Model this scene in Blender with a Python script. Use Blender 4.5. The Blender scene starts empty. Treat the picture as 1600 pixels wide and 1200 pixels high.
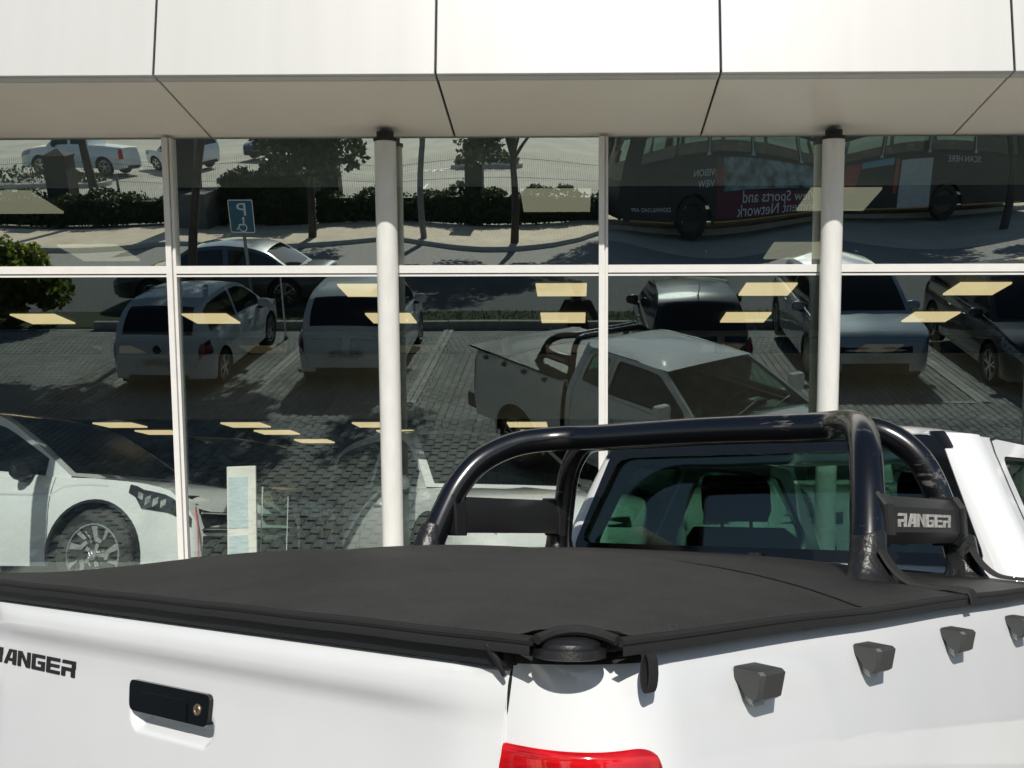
import bpy, bmesh, math, random
from mathutils import Vector, Matrix, geometry
R = math.radians
PI = math.pi
scene = bpy.context.scene
col = scene.collection
rnd = random.Random(7)

# ------------------------------------------------------------------ camera
CAMH = 1.46
cam = bpy.data.cameras.new("camera")
cam_o = bpy.data.objects.new("camera", cam)
col.objects.link(cam_o)
cam.sensor_width = 36.0
cam.lens = 36.0 * 1653 / 1600
cam.shift_x = -81 / 1600
cam.shift_y = 40 / 1600
cam.clip_start = 0.03
cam.clip_end = 900
PITCH = math.atan(192.7 / 1653)
YAW = math.atan(19 / 1653)
cam_o.location = (0, 0, CAMH)
cam_o.rotation_euler = (PI / 2 + PITCH, 0, YAW)
scene.camera = cam_o

# ------------------------------------------------------------------ world, sun, exposure
SUN_EL, SUN_AZ = R(34.0), 0.06          # the sun stands behind the camera, a hair to the right
w = bpy.data.worlds.new("World")
scene.world = w
w.use_nodes = True
nt = w.node_tree
nt.nodes.clear()
sky = nt.nodes.new("ShaderNodeTexSky")
sky.sky_type = 'NISHITA'
sky.sun_disc = False
sky.sun_elevation = SUN_EL
sky.sun_rotation = PI - SUN_AZ
sky.dust_density = 0.6
bg = nt.nodes.new("ShaderNodeBackground")
bg.inputs['Strength'].default_value = 0.075
wo = nt.nodes.new("ShaderNodeOutputWorld")
nt.links.new(sky.outputs[0], bg.inputs[0])
nt.links.new(bg.outputs[0], wo.inputs[0])
sun = bpy.data.lights.new("sun", 'SUN')
sun.energy = 3.95
sun.angle = R(0.53)
sun.color = (1.0, 0.955, 0.88)
sun_o = bpy.data.objects.new("sun", sun)
col.objects.link(sun_o)
sd = Vector((math.sin(SUN_AZ) * math.cos(SUN_EL), -math.cos(SUN_AZ) * math.cos(SUN_EL), math.sin(SUN_EL)))
sun_o.rotation_euler = sd.to_track_quat('Z', 'Y').to_euler()
sun_o.location = sd * 60
scene.view_settings.view_transform = 'Standard'
scene.view_settings.look = 'None'
scene.view_settings.gamma = 1
scene.view_settings.use_curve_mapping = False
scene.view_settings.exposure = 0.10
scene.render.engine = 'CYCLES'
cy = scene.cycles
cy.use_denoising = True
cy.max_bounces = 10
cy.diffuse_bounces = 4
cy.glossy_bounces = 6
cy.transmission_bounces = 6
cy.transparent_max_bounces = 24
cy.caustics_reflective = False
cy.caustics_refractive = False
cy.sample_clamp_indirect = 4.0

# ------------------------------------------------------------------ materials
def nodes(name):
    m = bpy.data.materials.new(name)
    m.use_nodes = True
    t = m.node_tree
    b = t.nodes['Principled BSDF']
    return m, t, b

def N(t, typ, **kw):
    n = t.nodes.new(typ)
    for k, v in kw.items():
        if k in n.inputs:
            n.inputs[k].default_value = v
        else:
            setattr(n, k, v)
    return n

def rgba(c):
    return (c[0], c[1], c[2], 1)

def mat(name, c, rough=0.5, metal=0.0, coat=0.0, var=0.10, scale=6.0, bump=0.0, bscale=60.0, spec=0.5,
        rvar=0.0, c2=None, detail=5.0, stretch=None):
    """plain material: noise-mottled colour, optional fine relief"""
    m, t, b = nodes(name)
    tc = N(t, 'ShaderNodeTexCoord')
    src = tc.outputs['Object']
    if stretch:
        mp = N(t, 'ShaderNodeMapping')
        mp.inputs['Scale'].default_value = stretch
        t.links.new(src, mp.inputs['Vector'])
        src = mp.outputs[0]
    no = N(t, 'ShaderNodeTexNoise', Scale=scale, Detail=detail)
    t.links.new(src, no.inputs['Vector'])
    cr = N(t, 'ShaderNodeValToRGB')
    cr.color_ramp.elements[0].position = 0.3
    cr.color_ramp.elements[1].position = 0.7
    cr.color_ramp.elements[0].color = rgba([max(0, x * (1 - var)) for x in c])
    cr.color_ramp.elements[1].color = rgba(c2 if c2 else [min(1, x * (1 + var)) for x in c])
    t.links.new(no.outputs['Fac'], cr.inputs[0])
    t.links.new(cr.outputs[0], b.inputs['Base Color'])
    b.inputs['Roughness'].default_value = rough
    b.inputs['Metallic'].default_value = metal
    b.inputs['Coat Weight'].default_value = coat
    b.inputs['Coat Roughness'].default_value = 0.04
    b.inputs['Specular IOR Level'].default_value = spec
    if rvar:
        mr = N(t, 'ShaderNodeMapRange')
        mr.inputs[3].default_value = max(0.02, rough - rvar)
        mr.inputs[4].default_value = min(1, rough + rvar)
        t.links.new(no.outputs['Fac'], mr.inputs[0])
        t.links.new(mr.outputs[0], b.inputs['Roughness'])
    if bump:
        n2 = N(t, 'ShaderNodeTexNoise', Scale=bscale, Detail=4.0)
        t.links.new(src, n2.inputs['Vector'])
        bp = N(t, 'ShaderNodeBump', Strength=bump, Distance=0.01)
        t.links.new(n2.outputs['Fac'], bp.inputs['Height'])
        t.links.new(bp.outputs[0], b.inputs['Normal'])
    return m

def paint(name, c, metal=0.0, rough=0.35):
    m = mat(name, c, rough=rough, metal=metal, coat=1.0, var=0.03, scale=3.0, bump=0.004, bscale=4.0)
    return m

def leafmat(name, c1, c2, c3, tl=0.3):
    m, t, b = nodes(name)
    g = N(t, 'ShaderNodeNewGeometry')
    cr = N(t, 'ShaderNodeValToRGB')
    cr.color_ramp.elements[0].color = rgba(c1)
    cr.color_ramp.elements[1].color = rgba(c3)
    e = cr.color_ramp.elements.new(0.55)
    e.color = rgba(c2)
    t.links.new(g.outputs['Random Per Island'], cr.inputs[0])
    t.links.new(cr.outputs[0], b.inputs['Base Color'])
    b.inputs['Roughness'].default_value = 0.55
    tr = N(t, 'ShaderNodeBsdfTranslucent')
    t.links.new(cr.outputs[0], tr.inputs[0])
    mx = N(t, 'ShaderNodeMixShader')
    mx.inputs[0].default_value = tl
    t.links.new(b.outputs[0], mx.inputs[1])
    t.links.new(tr.outputs[0], mx.inputs[2])
    t.links.new(mx.outputs[0], t.nodes['Material Output'].inputs[0])
    return m

def islands(name, cols, rough=0.8, objrand=False, bump=0.25):
    """paving pieces: every piece its own tone"""
    m, t, b = nodes(name)
    if objrand:
        g = N(t, 'ShaderNodeObjectInfo')
        src = g.outputs['Random']
    else:
        g = N(t, 'ShaderNodeNewGeometry')
        src = g.outputs['Random Per Island']
    cr = N(t, 'ShaderNodeValToRGB')
    while len(cr.color_ramp.elements) < len(cols):
        cr.color_ramp.elements.new(0.5)
    for i, c in enumerate(cols):
        cr.color_ramp.elements[i].position = i / (len(cols) - 1)
        cr.color_ramp.elements[i].color = rgba(c)
    t.links.new(src, cr.inputs[0])
    tc = N(t, 'ShaderNodeTexCoord')
    no = N(t, 'ShaderNodeTexNoise', Scale=40.0, Detail=4.0)
    t.links.new(tc.outputs['Object'], no.inputs['Vector'])
    mx = N(t, 'ShaderNodeMixRGB', blend_type='MULTIPLY')
    mx.inputs[0].default_value = 0.5
    t.links.new(cr.outputs[0], mx.inputs[1])
    t.links.new(no.outputs['Fac'], mx.inputs[2])
    geo = N(t, 'ShaderNodeNewGeometry')
    st_ = N(t, 'ShaderNodeTexNoise', Scale=0.9, Detail=7.0, Roughness=0.65)
    t.links.new(geo.outputs['Position'], st_.inputs['Vector'])
    sr = N(t, 'ShaderNodeMapRange')
    sr.inputs[1].default_value = 0.36
    sr.inputs[2].default_value = 0.6
    sr.inputs[3].default_value = 0.5
    sr.inputs[4].default_value = 1.0
    t.links.new(st_.outputs['Fac'], sr.inputs[0])
    m3 = N(t, 'ShaderNodeMixRGB', blend_type='MULTIPLY')
    m3.inputs[0].default_value = 1.0
    t.links.new(mx.outputs[0], m3.inputs[1])
    t.links.new(sr.outputs[0], m3.inputs[2])
    t.links.new(m3.outputs[0], b.inputs['Base Color'])
    b.inputs['Roughness'].default_value = rough
    bp = N(t, 'ShaderNodeBump', Strength=bump, Distance=0.004)
    t.links.new(no.outputs['Fac'], bp.inputs['Height'])
    t.links.new(bp.outputs[0], b.inputs['Normal'])
    return m

def brickmat(name, c1, c2, mortar, sx, sy, rough=0.85):
    m, t, b = nodes(name)
    tc = N(t, 'ShaderNodeTexCoord')
    br = N(t, 'ShaderNodeTexBrick')
    br.inputs['Color1'].default_value = rgba(c1)
    br.inputs['Color2'].default_value = rgba(c2)
    br.inputs['Mortar'].default_value = rgba(mortar)
    br.inputs['Scale'].default_value = 1.0
    br.inputs['Brick Width'].default_value = sx
    br.inputs['Row Height'].default_value = sy
    br.inputs['Mortar Size'].default_value = 0.008
    t.links.new(tc.outputs['Object'], br.inputs['Vector'])
    no = N(t, 'ShaderNodeTexNoise', Scale=1.3, Detail=6.0)
    t.links.new(tc.outputs['Object'], no.inputs['Vector'])
    mx = N(t, 'ShaderNodeMixRGB', blend_type='OVERLAY')
    mx.inputs[0].default_value = 0.4
    t.links.new(br.outputs['Color'], mx.inputs[1])
    t.links.new(no.outputs['Fac'], mx.inputs[2])
    t.links.new(mx.outputs[0], b.inputs['Base Color'])
    b.inputs['Roughness'].default_value = rough
    bp = N(t, 'ShaderNodeBump', Strength=0.4, Distance=0.01)
    t.links.new(br.outputs['Fac'], bp.inputs['Height'])
    bp.invert = True
    t.links.new(bp.outputs[0], b.inputs['Normal'])
    return m

def glassmat(name, refl, tint, rtint=(1, 1, 1), edge=0.35, rough=0.0):
    """coated sheet glass: part mirror, part clear tint (lets sun through)"""
    m = bpy.data.materials.new(name)
    m.use_nodes = True
    t = m.node_tree
    t.nodes.clear()
    out = N(t, 'ShaderNodeOutputMaterial')
    tr = N(t, 'ShaderNodeBsdfTransparent')
    tr.inputs[0].default_value = rgba(tint)
    gl = N(t, 'ShaderNodeBsdfGlossy')
    gl.inputs['Color'].default_value = rgba(rtint)
    gl.inputs['Roughness'].default_value = rough
    lw = N(t, 'ShaderNodeLayerWeight', Blend=edge)
    mr = N(t, 'ShaderNodeMapRange')
    mr.inputs[3].default_value = refl
    mr.inputs[4].default_value = min(1.0, refl + 0.5)
    t.links.new(lw.outputs['Fresnel'], mr.inputs[0])
    mx = N(t, 'ShaderNodeMixShader')
    t.links.new(mr.outputs[0], mx.inputs[0])
    t.links.new(tr.outputs[0], mx.inputs[1])
    t.links.new(gl.outputs[0], mx.inputs[2])
    t.links.new(mx.outputs[0], out.inputs[0])
    return m

def clearmat(name, tint=(1, 1, 1)):
    m = bpy.data.materials.new(name)
    m.use_nodes = True
    t = m.node_tree
    t.nodes.clear()
    out = N(t, 'ShaderNodeOutputMaterial')
    tr = N(t, 'ShaderNodeBsdfTransparent')
    tr.inputs[0].default_value = rgba(tint)
    t.links.new(tr.outputs[0], out.inputs[0])
    return m

def emitmat(name, c, s):
    m = bpy.data.materials.new(name)
    m.use_nodes = True
    t = m.node_tree
    t.nodes.clear()
    out = N(t, 'ShaderNodeOutputMaterial')
    e = N(t, 'ShaderNodeEmission')
    tc = N(t, 'ShaderNodeTexCoord')
    no = N(t, 'ShaderNodeTexNoise', Scale=5.0)
    t.links.new(tc.outputs['Object'], no.inputs['Vector'])
    mx = N(t, 'ShaderNodeMixRGB')
    mx.inputs[1].default_value = rgba([x * 0.92 for x in c])
    mx.inputs[2].default_value = rgba(c)
    t.links.new(no.outputs['Fac'], mx.inputs[0])
    t.links.new(mx.outputs[0], e.inputs[0])
    e.inputs[1].default_value = s
    t.links.new(e.outputs[0], out.inputs[0])
    return m

def barmat():
    """satin black powder coat with pale scuffs along the tube"""
    m, t, b = nodes('black_bar')
    tc = N(t, 'ShaderNodeTexCoord')
    mp = N(t, 'ShaderNodeMapping')
    mp.inputs['Scale'].default_value = (60, 7, 60)
    t.links.new(tc.outputs['Object'], mp.inputs['Vector'])
    n1 = N(t, 'ShaderNodeTexNoise', Scale=1.0, Detail=6.0, Roughness=0.7)
    t.links.new(mp.outputs[0], n1.inputs['Vector'])
    mp2 = N(t, 'ShaderNodeMapping')
    mp2.inputs['Location'].default_value = (1.7, 0.4, 0.9)
    t.links.new(tc.outputs['Object'], mp2.inputs['Vector'])
    n2 = N(t, 'ShaderNodeTexNoise', Scale=4.0, Detail=3.0)
    t.links.new(mp2.outputs[0], n2.inputs['Vector'])
    ad = N(t, 'ShaderNodeMath', operation='ADD')
    t.links.new(n1.outputs['Fac'], ad.inputs[0])
    t.links.new(n2.outputs['Fac'], ad.inputs[1])
    cr = N(t, 'ShaderNodeValToRGB')
    cr.color_ramp.elements[0].position = 0.575
    cr.color_ramp.elements[1].position = 0.63
    cr.color_ramp.elements[0].color = (0.003, 0.0035, 0.005, 1)
    cr.color_ramp.elements[1].color = (0.12, 0.115, 0.11, 1)
    mu = N(t, 'ShaderNodeMath', operation='MULTIPLY')
    mu.inputs[1].default_value = 0.5
    t.links.new(ad.outputs[0], mu.inputs[0])
    t.links.new(mu.outputs[0], cr.inputs[0])
    t.links.new(cr.outputs[0], b.inputs['Base Color'])
    b.inputs['Roughness'].default_value = 0.24
    b.inputs['Coat Weight'].default_value = 0.5
    b.inputs['Coat Roughness'].default_value = 0.12
    bp = N(t, 'ShaderNodeBump', Strength=0.03, Distance=0.002)
    n3 = N(t, 'ShaderNodeTexNoise', Scale=90.0)
    t.links.new(tc.outputs['Object'], n3.inputs['Vector'])
    t.links.new(n3.outputs['Fac'], bp.inputs['Height'])
    t.links.new(bp.outputs[0], b.inputs['Normal'])
    return m

def vinylmat():
    m, t, b = nodes('cover_vinyl')
    tc = N(t, 'ShaderNodeTexCoord')
    n1 = N(t, 'ShaderNodeTexNoise', Scale=2.6, Detail=15.0, Roughness=0.8)
    t.links.new(tc.outputs['Object'], n1.inputs['Vector'])
    cr = N(t, 'ShaderNodeValToRGB')
    cr.color_ramp.elements[0].position = 0.36
    cr.color_ramp.elements[1].position = 0.68
    cr.color_ramp.elements[0].color = (0.007, 0.007, 0.0066, 1)
    cr.color_ramp.elements[1].color = (0.030, 0.029, 0.0265, 1)
    t.links.new(n1.outputs['Fac'], cr.inputs[0])
    # a few pale dust specks
    n4 = N(t, 'ShaderNodeTexVoronoi', Scale=38.0)
    t.links.new(tc.outputs['Object'], n4.inputs['Vector'])
    lt = N(t, 'ShaderNodeMath', operation='LESS_THAN')
    lt.inputs[1].default_value = 0.06
    t.links.new(n4.outputs['Distance'], lt.inputs[0])
    mx = N(t, 'ShaderNodeMixRGB')
    t.links.new(lt.outputs[0], mx.inputs[0])
    t.links.new(cr.outputs[0], mx.inputs[1])
    mx.inputs[2].default_value = (0.15, 0.145, 0.135, 1)
    t.links.new(mx.outputs[0], b.inputs['Base Color'])
    b.inputs['Roughness'].default_value = 0.47
    b.inputs['Specular IOR Level'].default_value = 0.42
    wv = N(t, 'ShaderNodeTexVoronoi', Scale=420.0)
    t.links.new(tc.outputs['Object'], wv.inputs['Vector'])
    n3 = N(t, 'ShaderNodeTexNoise', Scale=7.0, Detail=3.0)
    t.links.new(tc.outputs['Object'], n3.inputs['Vector'])
    b1 = N(t, 'ShaderNodeBump', Strength=0.5, Distance=0.002)
    t.links.new(wv.outputs['Distance'], b1.inputs['Height'])
    b2 = N(t, 'ShaderNodeBump', Strength=0.35, Distance=0.02)
    t.links.new(n3.outputs['Fac'], b2.inputs['Height'])
    t.links.new(b1.outputs[0], b2.inputs['Normal'])
    t.links.new(b2.outputs[0], b.inputs['Normal'])
    return m

M = {}
M['panel'] = mat('white_cladding', (0.56, 0.56, 0.54), rough=0.4, coat=0.15, var=0.035, scale=1.0, bump=0.03, bscale=1.2, stretch=(5, 1, 0.45))
M['soffit'] = mat('warmed_soffit_cladding', (0.86, 0.81, 0.70), rough=0.4, coat=0.2, var=0.03, scale=1.5, bump=0.02, bscale=2.5)  # same white cladding as the fascia, colour warmed and lifted for ground bounce
M['frame'] = mat('white_frame_coating', (0.74, 0.735, 0.71), rough=0.4, var=0.03, scale=9)
M['column'] = mat('white_column_paint', (0.72, 0.72, 0.69), rough=0.38, coat=0.2, var=0.05, scale=2.5, stretch=(8, 8, 0.8))
M['joint'] = mat('dark_joint', (0.03, 0.03, 0.03), rough=0.8)
M['gasket'] = mat('black_gasket', (0.012, 0.012, 0.012), rough=0.6)
M['glass_lo'] = glassmat('coated_glass', 0.225, (0.96, 1.0, 0.975), (0.82, 1.0, 0.97), edge=0.12)
M['glass_up'] = glassmat('coated_glass_upper', 0.67, (0.80, 0.93, 0.90), (0.93, 1.0, 0.93), edge=0.12)
M['clear'] = clearmat('clear_back_face')
M['light'] = emitmat('ceiling_light_panel', (1.0, 0.80, 0.43), 0.80)
M['light_pale'] = emitmat('pale_ceiling_light_panel', (1.0, 0.88, 0.62), 0.55)
M['ceil'] = mat('dark_ceiling', (0.02, 0.02, 0.02), rough=0.9)
M['ceil2'] = mat('pale_ceiling_margin', (0.42, 0.42, 0.40), rough=0.9)
M['floor_in'] = mat('dark_showroom_floor', (0.035, 0.036, 0.038), rough=0.35, var=0.2)
M['mezz'] = mat('grey_mezzanine_panel', (0.30, 0.305, 0.29), rough=0.7)
M['wall_in'] = mat('dark_inner_wall', (0.025, 0.025, 0.026), rough=0.9)
M['plinth'] = mat('concrete_plinth', (0.32, 0.31, 0.29), rough=0.85, bump=0.2)
M['white_car'] = paint('white_car_paint', (0.75, 0.765, 0.775), rough=0.7)
M['silver'] = paint('pale_silver_paint', (0.80, 0.84, 0.83), metal=0.08, rough=0.4)
M['white2'] = paint('pearl_white_paint', (0.80, 0.83, 0.81))
M['black_car'] = paint('black_car_paint', (0.008, 0.009, 0.011), rough=0.25)
M['grey_car'] = paint('dark_grey_paint', (0.05, 0.055, 0.06), metal=0.5)
M['blue_car'] = paint('pale_blue_grey_paint', (0.46, 0.52, 0.58), metal=0.3)
M['sedan_car'] = paint('blue_grey_paint', (0.06, 0.085, 0.095), metal=0.5)
M['carglass'] = mat('dark_car_glass', (0.006, 0.008, 0.009), rough=0.03, var=0.1, spec=0.6)
M['rearglass'] = glassmat('tinted_rear_glass', 0.05, (0.40, 0.57, 0.50), edge=0.15)
M['sideglass'] = glassmat('side_glass', 0.05, (0.72, 0.84, 0.78), edge=0.15)
M['softglass'] = mat('soft_dark_glass', (0.006, 0.008, 0.009), rough=0.3, var=0.1, spec=0.25)
M['frit'] = mat('black_glass_border', (0.006, 0.007, 0.008), rough=0.12)
M['plastic'] = mat('black_plastic', (0.014, 0.014, 0.015), rough=0.42, bump=0.1, bscale=300)
M['hook'] = mat('dark_grey_plastic', (0.045, 0.047, 0.045), rough=0.5, bump=0.15, bscale=400)
M['hooktab'] = mat('pale_grey_tab', (0.42, 0.46, 0.48), rough=0.3)
M['rubber'] = mat('black_rubber', (0.010, 0.010, 0.010), rough=0.7, bump=0.2, bscale=80)
M['tyre'] = mat('tyre_rubber', (0.016, 0.016, 0.016), rough=0.75, var=0.3, scale=20, bump=0.3, bscale=40)
M['rim'] = mat('bright_alloy', (0.66, 0.67, 0.67), rough=0.25, metal=0.85)
M['rimdark'] = mat('black_alloy', (0.015, 0.015, 0.016), rough=0.3)
M['chrome'] = mat('chrome', (0.75, 0.75, 0.75), rough=0.12, metal=1.0, var=0.02)
M['brass'] = mat('brass_lock', (0.42, 0.34, 0.22), rough=0.35, metal=0.9)
M['bootvinyl'] = mat('boot_vinyl', (0.014, 0.014, 0.014), rough=0.36, bump=0.8, bscale=28)
M['redlens'] = mat('red_lens', (0.42, 0.004, 0.008), rough=0.08, coat=1.0, var=0.35, scale=14, stretch=(1, 1, 5), c2=(0.75, 0.01, 0.015))
M['amber'] = mat('dark_red_lens', (0.20, 0.01, 0.012), rough=0.1, coat=1.0)
M['lampdark'] = mat('dark_lamp_housing', (0.03, 0.032, 0.034), rough=0.08, coat=1.0)
M['lamp'] = mat('headlamp_lens', (0.30, 0.32, 0.33), rough=0.08, coat=1.0, var=0.7, scale=18)
M['bar'] = barmat()
M['vinyl'] = vinylmat()
M['binding'] = mat('black_binding_webbing', (0.012, 0.012, 0.012), rough=0.75, bump=0.2, bscale=420)
M['letters'] = mat('black_letter_vinyl', (0.008, 0.008, 0.008), rough=0.4)
M['badge'] = mat('badge_silver', (0.50, 0.49, 0.46), rough=0.5, metal=0.3, var=0.3, scale=60)
M['seat'] = mat('dark_seat_fabric', (0.020, 0.022, 0.026), rough=0.9, bump=0.3, bscale=200)
M['plate'] = mat('plate_white', (0.55, 0.55, 0.5), rough=0.5)
M['plate_ink'] = mat('plate_ink', (0.03, 0.035, 0.04), rough=0.5)
M['asphalt'] = mat('road_asphalt', (0.19, 0.19, 0.18), rough=0.9, var=0.28, scale=14, detail=10, bump=0.5, bscale=90)
M['carpark'] = mat('carpark_asphalt', (0.40, 0.39, 0.32), rough=0.92, var=0.16, scale=0.5, detail=10, bump=0.3, bscale=40)
M['lot'] = brickmat('lot_pavers', (0.38, 0.38, 0.35), (0.29, 0.29, 0.265), (0.07, 0.07, 0.06), 0.1, 0.2)
M['sidewalk'] = brickmat('sidewalk_pavers', (0.66, 0.57, 0.42), (0.56, 0.48, 0.35), (0.32, 0.28, 0.21), 0.2, 0.1)
M['paver'] = islands('paver_tones', [(0.34, 0.34, 0.32), (0.52, 0.52, 0.48), (0.43, 0.42, 0.39), (0.60, 0.59, 0.55)])
M['paver1'] = islands('paver_tones_single', [(0.34, 0.34, 0.32), (0.52, 0.52, 0.48), (0.43, 0.42, 0.39), (0.60, 0.59, 0.55)], objrand=True)
M['paleline'] = islands('pale_paver_line', [(0.85, 0.83, 0.75), (0.72, 0.70, 0.62), (0.92, 0.90, 0.82)])
M['joint_sand'] = mat('joint_sand', (0.035, 0.034, 0.03), rough=0.95)
M['bounce_apron'] = mat('bounce_concrete', (0.74, 0.70, 0.62), rough=0.9, var=0.08, bump=0.15)  # kept bright to throw light up at the soffit
M['kerb'] = mat('concrete_kerb', (0.42, 0.41, 0.37), rough=0.85, bump=0.2)
M['roadpaint'] = mat('white_road_paint', (0.72, 0.72, 0.68), rough=0.7, var=0.15, scale=12)
M['grass'] = leafmat('grass_blades', (0.035, 0.075, 0.012), (0.06, 0.11, 0.02), (0.10, 0.14, 0.035))
M['soil'] = mat('grass_soil', (0.045, 0.06, 0.02), rough=0.95, var=0.3, scale=10)
M['hedge'] = leafmat('hedge_leaves', (0.020, 0.040, 0.014), (0.035, 0.062, 0.020), (0.055, 0.085, 0.030))
M['leaf'] = leafmat('tree_leaves', (0.022, 0.042, 0.016), (0.04, 0.07, 0.024), (0.065, 0.10, 0.035))
M['yleaf'] = leafmat('yellow_green_leaves', (0.06, 0.10, 0.015), (0.15, 0.20, 0.03), (0.30, 0.31, 0.06), 0.55)
M['bark'] = mat('bark', (0.06, 0.05, 0.04), rough=0.95, var=0.4, scale=12, bump=0.6, bscale=40, stretch=(1, 1, 0.25))
M['pillar'] = mat('dark_brick_pillar', (0.045, 0.04, 0.038), rough=0.9, var=0.3, scale=20, bump=0.3)
M['fence'] = mat('fence_wire', (0.05, 0.055, 0.055), rough=0.6, metal=0.5)
M['pole'] = mat('pole_grey', (0.18, 0.19, 0.19), rough=0.5, metal=0.4)
M['signblue'] = mat('sign_blue', (0.025, 0.11, 0.165), rough=0.4, var=0.08)
M['signwhite'] = mat('sign_white', (0.74, 0.74, 0.7), rough=0.4)
M['bus'] = mat('bus_dark_wrap', (0.006, 0.009, 0.014), rough=0.5, coat=0.0, var=0.4, scale=1.5)
M['buswine'] = mat('bus_wine_wrap', (0.10, 0.010, 0.035), rough=0.3, coat=0.4, var=0.3, scale=3)
M['busred'] = mat('bus_red_wrap', (0.28, 0.015, 0.03), rough=0.3, coat=0.4)
M['bussky'] = mat('bus_sky_wrap', (0.06, 0.26, 0.36), rough=0.3, coat=0.4)
M['bustext'] = mat('bus_white_text', (0.6, 0.62, 0.63), rough=0.4)
M['busgold'] = mat('bus_gold_line', (0.45, 0.26, 0.03), rough=0.4)
M['buspost'] = mat('bus_window_post', (0.40, 0.44, 0.45), rough=0.3)
M['busglass'] = glassmat('bus_window_glass', 0.08, (0.62, 0.70, 0.68), edge=0.2)
M['buspic'] = mat('bus_picture_print', (0.02, 0.04, 0.05), rough=0.35, var=0.9, scale=3.2, detail=3, c2=(0.30, 0.42, 0.46))
M['cloth'] = mat('dark_clothing', (0.012, 0.012, 0.014), rough=0.9, bump=0.2)
M['skin'] = mat('skin', (0.36, 0.22, 0.16), rough=0.5)
M['hair'] = mat('dark_hair', (0.012, 0.010, 0.009), rough=0.6, bump=0.6, bscale=120)
M['jeans'] = mat('dark_jeans', (0.02, 0.026, 0.045), rough=0.9, bump=0.3, bscale=200)
M['cable'] = mat('red_cable', (0.50, 0.09, 0.11), rough=0.45)
M['totem'] = mat('white_stand', (0.80, 0.79, 0.73), rough=0.4)
M['sheet'] = mat('pale_blue_sheet', (0.55, 0.66, 0.68), rough=0.4, var=0.12, scale=16, stretch=(1, 1, 8))
M['acrylic'] = mat('acrylic_edge', (0.42, 0.48, 0.45), rough=0.2)
M['stone'] = mat('grey_planter_wall', (0.10, 0.11, 0.11), rough=0.9, bump=0.3)

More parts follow.
